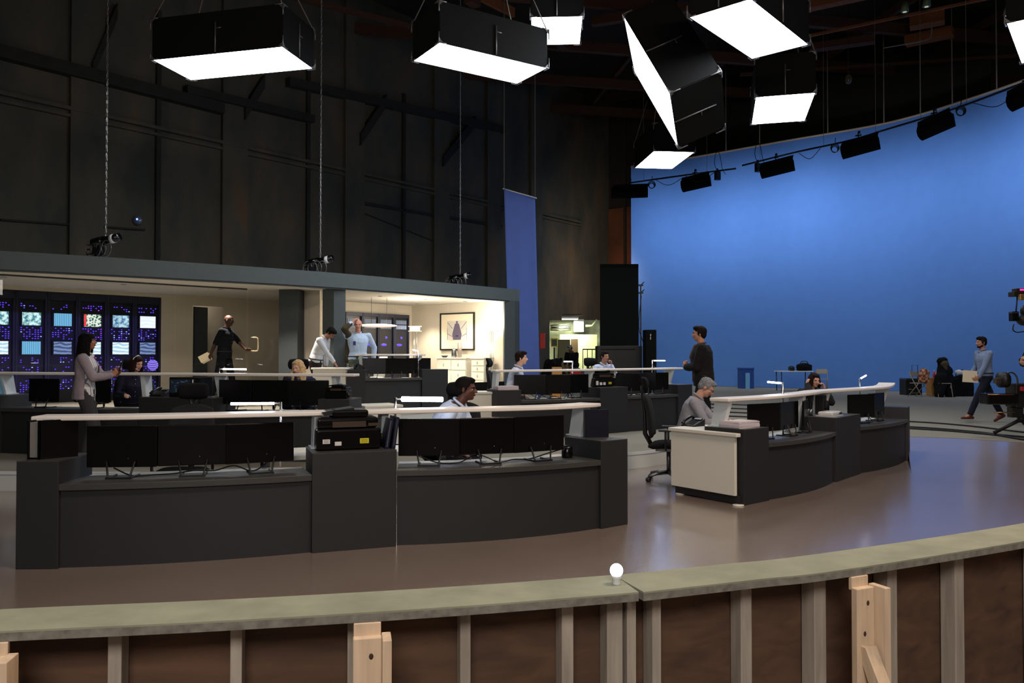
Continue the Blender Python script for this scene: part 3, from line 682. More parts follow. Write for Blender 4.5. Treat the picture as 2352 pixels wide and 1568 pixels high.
monitors(LC, (1.18, 1.62, 2.08), T2, ['black monitor on the back desk, nearest the bald man', 'black monitor on the back desk, middle one', 'black monitor on the back desk, rightmost one'], 'monitors on the back desk', yaw=(-.25, -.25, -.3), off=.28)
monitors(LD, (1.18, 1.5, 1.78), T1, ['black monitor on the desk before the blue banner, by the paper stack', 'black monitor on the desk before the blue banner, second from the left', 'black monitor on the desk before the blue banner, left of its printer'], 'monitors on the desk before the banner', yaw=(-.42, -.5, -.3), off=.28)
monitors(LD, (3.12, 3.45, 3.78), T1, ['black monitor right of the printer on the desk before the blue banner', 'black monitor on the desk before the blue banner, second right of its printer', 'black monitor at the right end of the desk before the blue banner'], 'monitors on the desk before the banner', yaw=(-.5, -.4, -.3), off=.28)
monitors(LE, (1.17, 1.5, 1.82), 0, ['black monitor on the right-hand desk, nearest the paper stack', 'black monitor on the right-hand desk, middle of the near group', 'black monitor on the right-hand desk, beside the white router'], 'monitors on the right-hand desk', yaw=(-.1, .05, .2), off=.3)
monitors(LE, (3.3, 3.62), 0, ['black monitor at the far station of the right-hand desk, nearer one', 'black monitor at the far station of the right-hand desk, farther one'], 'monitors on the right-hand desk', yaw=(-.25, -.1), off=.3)

# ---- LED desk lamps
def led_lamp(xp, ytop, Y, zb, x_tip, y_tip, Ytip, label, r=.011):
    p = WY(xp, ytop, Y); e = WY(x_tip, y_tip, Ytip); d = e - p; d0 = d.normalized()
    t = thing('desk_lamp', label, 'lamp', (p.x, p.y, zb), 0, 'slim LED desk lamps')
    MB().mt(0).lathe([(.001, 0), (.05, 0), (.05, .012), (.012, .018), (.001, .018)], (p.x, p.y, zb)).build('base', 'steel', t, world=True)
    MB().tube([(p.x, p.y, zb + .01), (p.x, p.y, p.z + .012)], .011, 8).build('pole', 'chrome', t, world=True)
    MB().tube([p, p + d * .16], .009, 8).build('arm', 'chrome', t, world=True)
    MB().tube([p + d * .14, e], r, 10).build('lit_tube', 'tube', t, world=True)
    return t
led_lamp(645, 926, 6.98, .6, 530, 927, 6.75, 'lit LED lamp left of the printer, its bar pointing left over the nearest ledge')
led_lamp(908, 916, 7.22, HB, 1016, 917, 7.45, 'brightest LED lamp, its bar pointing right over the nearest ledge', .024)
led_lamp(503, 847, 10.95, T1 + HB, 566, 848, 11.05, 'lit LED lamp on the left rear desk, above the computer tower')
led_lamp(1315, 830, 14.3, T1 + HC, 1296, 830, 14.1, 'lit LED lamp before the man in the cap, on the desk by the banner')
led_lamp(1498, 828, 15.3, T1 + HC, 1527, 828, 15.5, 'lit LED lamp at the right end of the desk before the black flat')
led_lamp(1798, 880, 9.75, .6, 1764, 877, 9.5, 'lit LED lamp near the front of the right-hand desk')
led_lamp(1975, 870, 11.95, .6, 1989, 862, 12.2, 'small upturned LED lamp at the far end of the right-hand ledge')
led_lamp(961, 806, 16.9, T2 + HC, 948, 803, 16.8, 'small lit lamp on the back desk beneath the floor lamp')

# ---- task chairs
def make_chair():
    t = thing('office_chair', 'x', 'chair')
    def pad(cx, cy, cz, w, h, th, curve, tilt, z0=0):
        vs = []; fs = []; n, m_ = 10, 8
        for side in (-1, 1):
            for j in range(m_ + 1):
                for i in range(n + 1):
                    u, v = i / n * 2 - 1, j / m_ * 2 - 1; uu = u * math.sqrt(1 - v * v * .28); vv = v * math.sqrt(1 - u * u * .28)
                    e = 1 - max(abs(u), abs(v)) ** 6
                    vs.append((cx + uu * w / 2, cy + curve * u * u + tilt * vv * h / 2 - .03 * vv * vv + side * th / 2 * (.25 + .75 * e), cz + vv * h / 2))
        k = (n + 1) * (m_ + 1)
        for j in range(m_):
            for i in range(n): a = j * (n + 1) + i; fs.append((a, a + 1, a + n + 2, a + n + 1)); fs.append((k + a, k + a + n + 1, k + a + n + 2, k + a + 1))
        ed = [i for i in range(n + 1)] + [j * (n + 1) + n for j in range(1, m_ + 1)] + [m_ * (n + 1) + i for i in range(n - 1, -1, -1)] + [j * (n + 1) for j in range(m_ - 1, 0, -1)]
        for q in range(len(ed)): a, b = ed[q], ed[(q + 1) % len(ed)]; fs.append((a, k + a, k + b, b))
        return vs, fs
    MB().add(*pad(0, -.25, .83, .5, .58, .05, .05, -.16), smooth=True).build('backrest', 'mesh_fab', t)
    MB().add(*pad(0, -.3, 1.25, .32, .17, .06, .03, -.1), smooth=True).build('headrest', 'blackfab', t)
    mb = MB(); mb.add([V((p[0], p[2] - .02, p[1] * .0 + p[1])) for p in pad(0, .47, 0, .5, .48, .09, .0, 0)[0]], pad(0, .47, 0, .5, .48, .09, 0, 0)[1], True); mb.build('seat', 'blackfab', t)
    mb = MB(); mb.tube([(0, -.2, .42), (0, -.3, .6), (0, -.31, .9), (0, -.34, 1.12), (0, -.34, 1.22)], [.03, .03, .022, .016, .014], 8); mb.tube([(-.07, -.32, 1.2), (-.04, -.33, 1.12), (.04, -.33, 1.12), (.07, -.32, 1.2)], .01, 6); mb.build('spine', 'black', t)
    mb = MB(); mb.cyl((0, 0, .1), (0, 0, .4), .028, 12); mb.box((0, -.03, .41), (.2, .26, .05)); mb.build('gas_lift', 'steel', t)
    for s_ in (-1, 1):
        mb = MB(); mb.tube([(s_ * .22, -.02, .42), (s_ * .3, -.02, .48), (s_ * .3, -.02, .66)], .016, 8); mb.box((s_ * .3, .02, .67), (.08, .25, .025)); mb.build('armrest', 'black', t, bevel=.006)
    mb = MB()
    for k in range(5):
        a = k * 2 * PI / 5 + .3; mb.tube([(0, 0, .11), (.16 * math.cos(a), .16 * math.sin(a), .1), (.3 * math.cos(a), .3 * math.sin(a), .075)], [.028, .022, .014], 8)
    b = mb.build('star_base', 'steel', t)
    for k in range(5):
        a = k * 2 * PI / 5 + .3; x, y = .3 * math.cos(a), .3 * math.sin(a); mb = MB(); R = rotm(a + PI / 2 + .4)
        for s_ in (-1, 1): mb.lathe([(.001, -.009), (.03, -.009), (.03, .009), (.001, .009)], V((x, y, .03)) + R @ V((0, 0, 0)) + R @ V((s_ * .014, 0, 0)), 14, R @ rotm(0, 0, PI / 2))
        mb.tube([(x, y, .03), (x, y, .08)], .007, 6); mb.build('caster', 'black', b)
    return t
chair0 = make_chair()
CH = [((-3.25, 7.85, 0), PI, 'empty black office chair with headrest, facing the nearest desk'),
      ((-.62, 8.3, 0), PI - .25, 'black office chair under the seated man in pale blue at the nearest desk'),
      ((-3.22, 11.75, T1), PI, 'black office chair of the blonde woman at the left rear desk'),
      ((-.12, 14.2, T1), -PI / 2 - .2, 'black office chair behind the dark-haired man by the blue banner'),
      ((1.72, 15.9, T1), PI + .5, 'black office chair of the woman on the phone'),
      ((2.02, 10.3, 0), -PI / 2 - .25, 'black office chair with steel base under the grey-haired man'),
      ((-5.85, 12.0, T1), PI, 'black office chair of the woman with the headset'),
      ((-1.05, 16.0, T2), PI * .6, 'black office chair parked behind the desk, seen before the office glass')]
for i, (l, r, lb) in enumerate(CH[:7]):
    if i == 0: chair0.location = l; chair0.rotation_euler = (0, 0, r); chair0['label'] = lb; chair0['group'] = 'black office chairs'; ROOTM[chair0.name] = Matrix.Translation(V(l)) @ Matrix.Rotation(r, 4, 'Z')
    else: dup(chair0, l, r, lb, 'black office chairs')
# ================================================================== PEOPLE
TS = bpy.data.scenes.new('scratch')
def remesh(mb, vox, name, m, parent, smooth=3, wr=0, wsc=14, fac=.5):
    me = bpy.data.meshes.new(name); me.from_pydata([tuple(p) for p in mb.v], [], mb.f)
    bm = bmesh.new(); bm.from_mesh(me); bmesh.ops.recalc_face_normals(bm, faces=bm.faces); bm.to_mesh(me); bm.free()
    o = bpy.data.objects.new('tmp', me); TS.collection.objects.link(o)
    r = o.modifiers.new('r', 'REMESH'); r.mode = 'VOXEL'; r.voxel_size = vox; r.use_smooth_shade = True
    s = o.modifiers.new('s', 'SMOOTH'); s.factor = fac; s.iterations = smooth
    with bpy.context.temp_override(scene=TS, view_layer=TS.view_layers[0]):
        m2 = bpy.data.meshes.new_from_object(o.evaluated_get(bpy.context.evaluated_depsgraph_get())); bpy.data.objects.remove(o); bpy.data.meshes.remove(me)
    if wr:
        nn = [v.normal.copy() for v in m2.vertices]
        for v, nv in zip(m2.vertices, nn):
            n = noise.noise(V((v.co.x * wsc, v.co.y * wsc, v.co.z * wsc * .55))); n2 = noise.noise(v.co * wsc * 2.3 + V((5, 5, 5)))
            v.co += nv * wr * (n + .5 * n2)
    m2.name = name; m2.materials.clear(); m2.materials.append(M[m] if isinstance(m, str) else m)
    for p in m2.polygons: p.use_smooth = True
    ob = bpy.data.objects.new(name, m2); COL.objects.link(ob); ob.parent = parent
    return ob
def ik(a, t, l1, l2, pole):
    a, t, pole = V(a), V(t), V(pole); d = t - a; L = d.length
    if L > (l1 + l2) * .999: t = a + d * ((l1 + l2) * .999 / L); d = t - a; L = d.length
    x = (l1 * l1 - l2 * l2 + L * L) / (2 * L); h = math.sqrt(max(l1 * l1 - x * x, 0)); dn = d / L
    pp = pole - dn * pole.dot(dn)
    pp = pp.normalized() if pp.length > 1e-5 else V((1, 0, 0))
    return a + dn * x + pp * h, t
def hand(mb, w, d, n, side, curl=.5, sc=1.0):
    d = V(d).normalized(); n = V(n); n = (n - d * n.dot(d)).normalized(); lat = d.cross(n) * side   # lat points to the thumb
    lat = lat.normalized()
    for k, L in ((-.028, .078), (-.01, .086), (.01, .086), (.027, .082)):
        mb.cap(w + lat * k * .6, w + d * L * sc + lat * k * sc, .016 * sc, .012 * sc, 8)
    fing = [(.031, .082, (.036, .024, .02), .0092), (.01, .087, (.042, .027, .022), .0096), (-.011, .083, (.038, .025, .021), .0092), (-.03, .075, (.03, .02, .018), .0082)]
    for i, (k, st, ph, r) in enumerate(fing):
        p = w + d * st * sc + lat * k * sc; a = .12; dd = d + lat * k * 2.2
        for j, L in enumerate(ph):
            a += curl * (.75 if j else .6) + .05 * i * curl
            q = p + (dd.normalized() * math.cos(a) + n * math.sin(a)) * L * sc
            mb.cap(p, q, r * sc * (1 - .08 * j), r * sc * (.92 - .1 * j), 8); p = q
    p = w + d * .018 * sc + lat * .024 * sc; q = p + (d * .65 + lat * .65 + n * .3).normalized() * .042 * sc; mb.cap(p, q, .015 * sc, .0115 * sc, 8)
    q2 = q + (d * .85 + lat * .3 + n * (.35 + curl * .4)).normalized() * .03 * sc; mb.cap(q, q2, .0112 * sc, .01 * sc, 8); q3 = q2 + (d * .8 + n * (.3 + curl * .5) + lat * .1).normalized() * .024 * sc; mb.cap(q2, q3, .01 * sc, .0085 * sc, 8)
SKIN = {}
def skin(c):
    k = tuple(c)
    if k not in SKIN:
        m = mat('skin', c, .5, noise_amt=.04, nscale=30, spec=.4); b = m.node_tree.nodes['Principled BSDF']
        b.inputs['Subsurface Weight'].default_value = .08; b.inputs['Subsurface Radius'].default_value = (.02, .008, .005); SKIN[k] = m
    return SKIN[k]
FAB = {}
def hairmat(c):
    k = ('hair',) + tuple(c)
    if k not in FAB:
        FAB[k] = mat('hair_strands', c, .75, noise_amt=.42, nscale=55, bump=.3, bscale=160, spec=.12)
    return FAB[k]
def fab(c, rough=.85):
    if isinstance(c, str): return M[c]
    k = tuple(c)
    if k not in FAB: FAB[k] = mat('cloth', c, rough, noise_amt=.05, nscale=40, bump=.15, bscale=220, spec=.15, sheen=.02)
    return FAB[k]
M['eye'] = mat('eye_white', (180, 172, 164), .4); M['iris'] = mat('eye_iris', (28, 20, 16), .2)
def person(label, loc, rz, H=1.75, sit=False, lean=0, side=0, twist=0, wR=None, wL=None, pR=(.5, -.6, -.4), pL=(-.5, -.6, -.4), hdR=None, hdL=None, hnR=None, hnL=None, curlR=.5, curlL=.5,
           fR=None, fL=None, kR=(.1, 1, 0), kL=(-.1, 1, 0), seat=.5, yaw=0, pitch=0, roll=0, skinc=(190, 140, 115), top=(180, 195, 220), sleeve=1, bottom=(30, 30, 36), shoe=(25, 22, 20), hair='short', hairc=(25, 20, 18),
           build=1.0, female=False, hem=0, collar=True, jacket=None, beard=False, neckh=0, belt=True, badge=None):
    s = H / 1.75; t = thing('person', label, 'person', loc, rz)
    PZ = (seat + .07 if sit else .95 * s); pel = V((0, 0, PZ)); 
    RT = Matrix.Rotation(twist, 3, 'Z') @ Matrix.Rotation(side, 3, 'Y') @ Matrix.Rotation(-lean, 3, 'X')
    RM = Matrix.Rotation(twist * .4, 3, 'Z') @ Matrix.Rotation(side * .5, 3, 'Y') @ Matrix.Rotation(-lean * .55, 3, 'X')
    waist = pel + RM @ V((0, 0, .15 * s)); chest = waist + RT @ V((0, .015, .2 * s)); sh = chest + RT @ V((0, -.005, .12 * s)); nb = sh + RT @ V((0, 0, .045 * s))
    RN = Matrix.Rotation(twist, 3, 'Z') @ Matrix.Rotation(side * .6, 3, 'Y') @ Matrix.Rotation(-lean * .8 - pitch * .3, 3, 'X')
    hb = nb + RN @ V((0, .02, .075 * s + neckh)); 
    RH = Matrix.Rotation(yaw, 3, 'Z') @ Matrix.Rotation(roll, 3, 'Y') @ Matrix.Rotation(-pitch, 3, 'X')
    hc = hb + RN @ V((0, 0, .03)) + RH @ V((0, .018, .07 * s)); hs = .97 * (.5 + .5 * s) * (.95 if female else 1)
    sw = (.172 if female else .195) * s * (.6 + .4 * build)
    SR, SL = sh + RT @ V((sw, 0, -.005)), sh + RT @ V((-sw, 0, -.005))
    if callable(wR): wR = wR(hc)
    if callable(wL): wL = wL(hc)
    wR = V(wR) if wR is not None else SR + V((.07, .06, -.5 * s)); wL = V(wL) if wL is not None else SL + V((-.07, .06, -.5 * s))
    eR, wR = ik(SR, wR, .285 * s, .255 * s, pR); eL, wL = ik(SL, wL, .285 * s, .255 * s, pL)
    hR, hL_ = pel + V((.09 * s, 0, -.02)), pel + V((-.09 * s, 0, -.02))
    if sit:
        fR = V(fR) if fR is not None else V((.13, .5, .08)); fL = V(fL) if fL is not None else V((-.13, .46, .08)); kp = V((0, .5, 1))
    else:
        fR = V(fR) if fR is not None else V((.11, 0, .085)); fL = V(fL) if fL is not None else V((-.11, 0, .085)); kp = V((0, 1, 0))
    knR, fR = ik(hR, fR, .435 * s, .43 * s, kp + V(kR) * .2); knL, fL = ik(hL_, fL, .435 * s, .43 * s, kp + V(kL) * .2)
    bw = build
    def loft(mb, inf, z_from=0, z_to=99, hemz=None):
        P_ = [(pel + V((0, 0, -.09)), .135, .1, RM), (pel, .165, .112, RM), (pel + (waist - pel) * .5, .16, .108, RM), (waist, .14 if not female else .122, .1, RM), (waist + (chest - waist) * .45, .152 if not female else .132, .108, RT),
              (chest, .17 if not female else .15, .118 if not female else .128, RT), (chest + (sh - chest) * .6, .172 if not female else .15, .108, RT), (sh, .135, .085, RT), (nb, .068, .064, RT)]
        rs = []
        P_ = P_[z_from:z_to]
        for c, w, dp, R in P_:
            w = w * s * bw + inf; dp = dp * s * (bw * 1.1 - .1) + inf; ring = []
            for k in range(24):
                a = 2 * PI * k / 24; ca, sa = math.cos(a), math.sin(a)
                ring.append(c + R @ V((w * math.copysign(abs(ca) ** .85, ca), dp * math.copysign(abs(sa) ** .85, sa), 0)))
            rs.append(ring)
        mb.rings(rs)
    # ---- body, one continuous skin
    mb = MB(); loft(mb, 0)
    mb.cap(nb - RT @ V((0, 0, .04)), hb, .06 * s * (.9 if female else 1), .054 * s * (.86 if female else 1), 14); mb.cap(hb, hc + RH @ V((0, -.02, -.03)), .052 * s, .05 * s, 12)
    def H_(x, y, z): return hc + RH @ (V((x, y, z)) * hs)
    def he(c, r): mb.ell(H_(*c), tuple(q * hs for q in r), 16, 12, RH)
    he((0, -.012, .03), (.075, .096, .088)); he((0, .028, -.03), (.06, .062, .085)); he((0, .012, -.058), (.057, .06, .045)); he((0, .055, -.088), (.033, .03, .024))
    he((0, .074, .022), (.05, .02, .013)); he((.036, .062, -.02), (.022, .024, .018)); he((-.036, .062, -.02), (.022, .024, .018)); he((0, .078, -.056), (.024, .016, .012))
    mb.cap(H_(0, .088, .012), H_(0, .112, -.026), .008 * hs, .0125 * hs, 8); he((.012, .1, -.03), (.008, .01, .008)); he((-.012, .1, -.03), (.008, .01, .008))
    for sx in (-1, 1): he((sx * .077, -.008, -.008), (.009, .019, .031))
    for Sh, e, w, sd in ((SR, eR, wR, 1), (SL, eL, wL, -1)):
        k = (.85 if female else 1) * (.5 + .5 * bw)
        mb.cap(Sh, Sh + (e - Sh) * .5, .054 * s * k, .048 * s * k); mb.cap(Sh + (e - Sh) * .5, e, .048 * s * k, .038 * s * k)
        mb.cap(e, e + (w - e) * .4, .04 * s * k, .039 * s * k); mb.cap(e + (w - e) * .4, w, .039 * s * k, .026 * s * k)
        mb.cap(chest + (sh - chest) * .9, Sh, .06 * s, .05 * s)
    dR = V(hdR) if hdR is not None else (wR - eR); dL = V(hdL) if hdL is not None else (wL - eL)
    nR = V(hnR) if hnR is not None else V((-1, .2, 0)); nL = V(hnL) if hnL is not None else V((1, .2, 0))
    hsz = s * (.9 if female else 1); hand(mb, wR, dR, nR, 1, curlR, hsz); hand(mb, wL, dL, nL, -1, curlL, hsz)
    for h, k, f in ((hR, knR, fR), (hL_, knL, fL)):
        mb.cap(h, k, .088 * s, .055 * s); mb.cap(k, k + (f - k) * .35, .054 * s, .053 * s); mb.cap(k + (f - k) * .35, f, .053 * s, .036 * s); mb.cap(f, f + V((0, .08, -.03)), .036, .03)
    body = remesh(mb, .0085, 'body', skin(skinc), t, 3)
    # ---- eyes, brows, lips
    mb = MB()
    for sx in (-1, 1): mb.mt(0).ell(H_(sx * .031, .0735, -.001), (.0125 * hs, .0095 * hs, .006 * hs), 12, 8, RH); mb.mt(1).ell(H_(sx * .031, .0795, -.001), (.0052 * hs, .0042 * hs, .0048 * hs), 10, 6, RH)
    mb.build('eyes', ['eye', 'iris'], body)
    mb = MB()
    for sx in (-1, 1): mb.tube([H_(sx * .014, .096, .018), H_(sx * .03, .0935, .0235), H_(sx * .047, .08, .019)], [.003 * hs, .0042 * hs, .002], 6)
    mb.build('eyebrows', fab(hairc), body)
    mb = MB()
    lc = tuple(int(v * q) for v, q in zip(skinc, (.86, .62, .62))); mb.tube([H_(-.022, .084, -.058), H_(-.006, .096, -.0535), (H_(0, .096, -.0545)), H_(.006, .096, -.0535), H_(.022, .084, -.058)], [.002, .0042, .004, .0042, .002], 6)
    mb.tube([H_(-.02, .084, -.0595), H_(0, .0955, -.064), H_(.02, .084, -.0595)], [.002, .0055, .002], 6); mb.build('lips', skin(lc), body)
    # ---- shirt
    if top is not None:
        mb = MB(); loft(mb, .013, 1 if hem == 0 else 0, 9)
        for Sh, e, w in ((SR, eR, wR), (SL, eL, wL)):
            k = (.87 if female else 1) * (.5 + .5 * bw)
            mb.cap(chest + (sh - chest) * .9, Sh, .068 * s, .062 * s); mid = Sh + (e - Sh) * .5
            mb.cap(Sh, mid, .066 * s * k, .061 * s * k)
            if sleeve >= .5: mb.cap(mid, e, .061 * s * k, .053 * s * k)
            if sleeve > .5:
                q = e + (w - e) * (sleeve * .96); mb.cap(e, e + (q - e) * .5, .053 * s * k, .052 * s * k); mb.tube([e + (q - e) * .5, q], [.051 * s * k, .04 * s * k], 12)
        sh_o = remesh(mb, .012, 'shirt', fab(top), t, 2, .006)
        if collar:
            mb = MB(); c0 = nb + RN @ V((0, .004, .022)); 
            for sx in (-1, 1):
                pts = [c0 + RN @ V((sx * .004, .078, -.045)), c0 + RN @ V((sx * .05, .062, -.005)), c0 + RN @ V((sx * .068, .0, .012)), c0 + RN @ V((sx * .04, -.055, .018)), c0 + RN @ V((0, -.066, .02))]
                mb.tube(spline(pts, 4), [.012] * 17, 8); mb.tube([c0 + RN @ V((sx * .012, .085, -.03)), c0 + RN @ V((sx * .045, .085, -.065))], [.014, .004], 6)
            mb.build('collar', fab(top), sh_o)
            mb = MB(); 
            for k in range(5):
                p0 = sh + (waist - sh) * (k / 5 + .05); mb.ell(p0 + RT @ V((0, (.118 if k else .098) * s * (bw * 1.1 - .1) + .017, 0)), (.0055, .003, .0055), 8, 5)
            mb.build('buttons', 'white', sh_o)
    if badge:
        p = chest + RT @ V((badge * .085 * s, .132 * s * (bw * 1.1 - .1) + .012, -.03)); MB().box(p, (.055, .006, .085), RT).build('name_badge', mat('badge_blue', (24, 40, 120), .4), t)
    # ---- jacket
    if jacket is not None:
        mb = MB(); loft(mb, .032, 0, 9)
        for Sh, e, w in ((SR, eR, wR), (SL, eL, wL)):
            mb.cap(chest + (sh - chest) * .9, Sh, .085 * s, .078 * s); mb.cap(Sh, e, .08 * s, .066 * s); mb.tube([e, e + (w - e) * .5, e + (w - e) * .93], [.066 * s, .06 * s, .05 * s], 12); mb.cap(e, e + (w - e) * .3, .066 * s, .06 * s)
        jo = remesh(mb, .013, 'jacket', fab(jacket), t, 2, .01, 10)
        # open front: shirt panel showing
        mb = MB(); pts = [sh + RT @ V((0, .115, .03)), chest + RT @ V((0, .17, 0)), waist + RT @ V((0, .15, 0)), pel + V((0, .15, 0))]
        for a, b in zip(pts[:-1], pts[1:]): mb.cap(a - V((0, .018, 0)), b - V((0, .018, 0)), .042, .046)
        mb.build('open_shirt_front', fab(top) if top is not None else 'white', jo)
    # ---- trousers
    mb = MB(); rs = []
    loft(mb, .010, 0, 3 if not female else 3)
    for h, k, f in ((hR, knR, fR), (hL_, knL, fL)):
        mb.cap(h, k, .1 * s * (.6 + .4 * bw), .068 * s); mb.cap(k, k + (f - k) * .4, .068 * s, .065 * s); mb.tube([k + (f - k) * .3, k + (f - k) * .97], [.065 * s, .056 * s], 12)
    tr = remesh(mb, .013, 'trousers', fab(bottom), t, 2, .007, 9)
    if belt:
        mb = MB(); c = pel + (waist - pel) * .42; ring = []
        w = .162 * s * bw + .02; dp = .11 * s * (bw * 1.1 - .1) + .02
        mb.tube([c + RM @ V((w * math.cos(a), dp * math.sin(a), 0)) for a in [2 * PI * k / 28 for k in range(29)]], .013, 6, False); mb.build('belt', 'black', tr)
    for k, f in ((knR, fR), (knL, fL)):
        mb = MB(); up = (k - f).normalized(); fw = V((0, 1, 0)); fw = (fw - up * fw.dot(up) * .9).normalized(); fw.z = min(fw.z, .12); 
        if f.z < .16: fw.z = 0; fw.normalize()
        b = V((f.x, f.y, f.z - .05)); mb.cap(b + fw * -.05, b + fw * .05, .04, .038); mb.cap(b + fw * .05, b + fw * .16 - V((0, 0, .008)), .036, .028); mb.cap(f, b, .045, .04)
        o = remesh(mb, .01, 'shoe', fab(shoe, .4), t, 2); 
        lo = min(v.co.z for v in o.data.vertices)
        if f.z < .16 and not sit: 
            for v in o.data.vertices:
                if v.co.z < f.z - .075: v.co.z = f.z - .075
    # ---- hair
    if hair != 'bald':
        mb = MB(); he2 = lambda c, r: mb.ell(H_(*c), tuple(q * hs for q in r), 16, 12, RH)
        he2((0, -.022, .045), (.083, .1, .083)); he2((0, -.055, -.005), (.072, .06, .075))
        if hair == 'short': he2((0, .02, .088), (.062, .07, .035)); he2((.07, -.005, .01), (.012, .03, .035)); he2((-.07, -.005, .01), (.012, .03, .035))
        if hair == 'full': he2((0, .03, .09), (.068, .068, .04)); he2((0, .06, .085), (.045, .035, .025)); he2((.072, 0, .012), (.014, .034, .042)); he2((-.072, 0, .012), (.014, .034, .042))
        if hair == 'bun': he2((0, .015, .085), (.066, .075, .036)); he2((0, -.12, .02), (.045, .045, .045)); he2((.07, .005, .02), (.014, .04, .045)); he2((-.07, .005, .02), (.014, .04, .045))
        if hair in ('long', 'wavy', 'bob'):
            Ls = {'long': .4, 'wavy': .3, 'bob': .16}[hair]
            he2((0, .012, .085), (.07, .078, .036))
            for a in range(-10, 11):
                th = a / 10 * 2.25; x, y = .078 * math.sin(th), -.02 - .085 * math.cos(th)
                top_ = H_(x * .9, y * .9, .06); pts = [top_]
                for q in range(1, 6):
                    f = q / 5; wv = (.012 * math.sin(q * 2.2 + a) if hair == 'wavy' else 0); dn = V((0, 0, -1)) * (Ls * f * (1 if abs(a) < 8 else .85)); out = RH @ V((x, min(y, -.02), 0)) * (.25 * f)
                    pts.append(H_(x * 1.06, y * 1.06, .03) + dn + out + V((wv, wv, 0)))
                mb.tube(pts, [.018, .02, .021, .02, .017, .008], 8)
            if hair == 'long': he2((0, .07, .055), (.058, .024, .034)); he2((.06, .045, .03), (.018, .03, .06)); he2((-.06, .045, .03), (.018, .03, .06))
        remesh(mb, .008, 'hair', hairmat(hairc), t, 2, .005 if hair != 'wavy' else .009, 40)
    if beard:
        mb = MB(); mb.ell(H_(0, .05, -.088), (.044 * hs, .043 * hs, .03 * hs), 14, 10, RH); mb.ell(H_(0, .018, -.066), (.0615 * hs, .055 * hs, .038 * hs), 14, 10, RH); mb.tube([H_(-.024, .084, -.048), H_(0, .097, -.044), H_(.024, .084, -.048)], .006, 6)
        remesh(mb, .007, 'beard', hairmat(hairc), t, 2)
    return dict(t=t, hc=hc, RH=RH, hs=hs, H=H_, wR=wR, wL=wL, eR=eR, eL=eL, chest=chest, RT=RT, pel=pel, body=body, sh=sh)
def wpos(p, q): return rmat(p['t']) @ V(q)
def held(name, label, cat, p, at, rot=0):   # a thing of its own, placed at a hand
    w = wpos(p, at); return thing(name, label, cat, tuple(w), rot)
# ================================================================== THE PEOPLE
LB_ = (202, 218, 244)
M['stripe_shirt'] = stripes('pinstriped_blouse', (222, 218, 214), (120, 112, 128), 9, 'X', .85, .86)
M['plaid'] = mat('plaid_shirt', (90, 70, 66), .85, noise_amt=.5, nscale=60)
# 1 woman standing left, side-on facing right
p = person('standing woman with long black hair, grey cardigan over striped blouse, holding a phone', (-5.4, 10.1, T1), -1.25, 1.66, female=True, lean=-.04,
           wR=(.1, .33, 1.13), wL=(-.06, .36, 1.15), pR=(.6, -.6, -.7), pL=(-.6, -.5, -.8), hdR=(-.35, .45, .8), hdL=(.3, .45, .8), hnR=(-.8, -.3, .3), hnL=(.8, -.3, .3), curlR=1.1, curlL=1.1,
           yaw=-.12, pitch=-.08, skinc=(160, 106, 80), top='stripe_shirt', bottom=(58, 56, 58), hair='long', hairc=(12, 10, 10), hem=1, belt=False, build=.95)
mb = MB()
# cardigan: back and sleeves
for Sh, e, w in (((p['sh'] + p['RT'] @ V((.165, 0, 0))), p['eR'], p['wR']), ((p['sh'] + p['RT'] @ V((-.165, 0, 0))), p['eL'], p['wL'])):
    mb.cap(Sh, e, .066, .056); mb.tube([e, e + (w - e) * .5, e + (w - e) * .94], [.055, .05, .042], 12)
rs = []
for z, wd, yb in ((.83, .2, -.15), (.95, .185, -.142), (1.08, .155, -.125), (1.2, .16, -.13), (1.33, .18, -.12), (1.4, .15, -.09)):
    ring = []
    for k in range(20):
        a = PI * 1.0 + PI * k / 19; ring.append(V((wd * math.cos(a), -yb * math.sin(a) * 1.0, z)))
    for k in range(19, -1, -1):
        a = PI * 1.0 + PI * k / 19; ring.append(V(((wd - .03) * math.cos(a), -yb * math.sin(a) * .8 + .02, z)))
    rs.append(ring)
mb.rings(rs, True)
remesh(mb, .012, 'cardigan', fab((150, 138, 144)), p['t'], 2, .006)
MB().box(p['chest'] + V((.04, .15, -.02)), (.05, .008, .09)).build('name_badge', 'navy', p['t'])
h = (p['wR'] + p['wL']) / 2; t = held('phone', 'dark handheld phone in the hands of the standing woman with long black hair', 'phone', p, h + V((0, .06, .1)), -1.25)
MB().box((0, 0, 0), (.075, .012, .15), rotm(0, -.25)).build('case', 'blackgloss', t, bevel=.004); MB().box((0, -.0085, 0), (.065, .002, .12), rotm(0, -.25)).build('screen', 'navy', t)
# 2 headset woman
p = person('dark-haired woman with a headset sitting at the left rear desk, leaning forward', (-5.62, 11.85, T1), PI + .55, 1.68, sit=True, seat=.56, female=True, lean=.22, wR=(.15, .42, .82), wL=(-.15, .42, .82), hdR=(0, 1, 0), hdL=(0, 1, 0), hnR=(0, 0, -1), hnL=(0, 0, -1),
           yaw=.55, pitch=.3, skinc=(196, 150, 130), top=(40, 40, 58), hair='bob', hairc=(38, 22, 18))
mb = MB(); mb.tube([p['H'](-.088, 0, -.01), p['H'](-.075, -.01, .09), p['H'](0, -.01, .135), p['H'](.075, -.01, .09), p['H'](.088, 0, -.01)], .008, 6)
for sx in (-1, 1): mb.ell(p['H'](sx * .09, -.005, -.01), (.014, .026, .03), 10, 8, p['RH'])
mb.tube([p['H'](.092, 0, -.02), p['H'](.085, .06, -.06), p['H'](.045, .1, -.072)], .005, 6); mb.build('headset', 'white', p['t'])
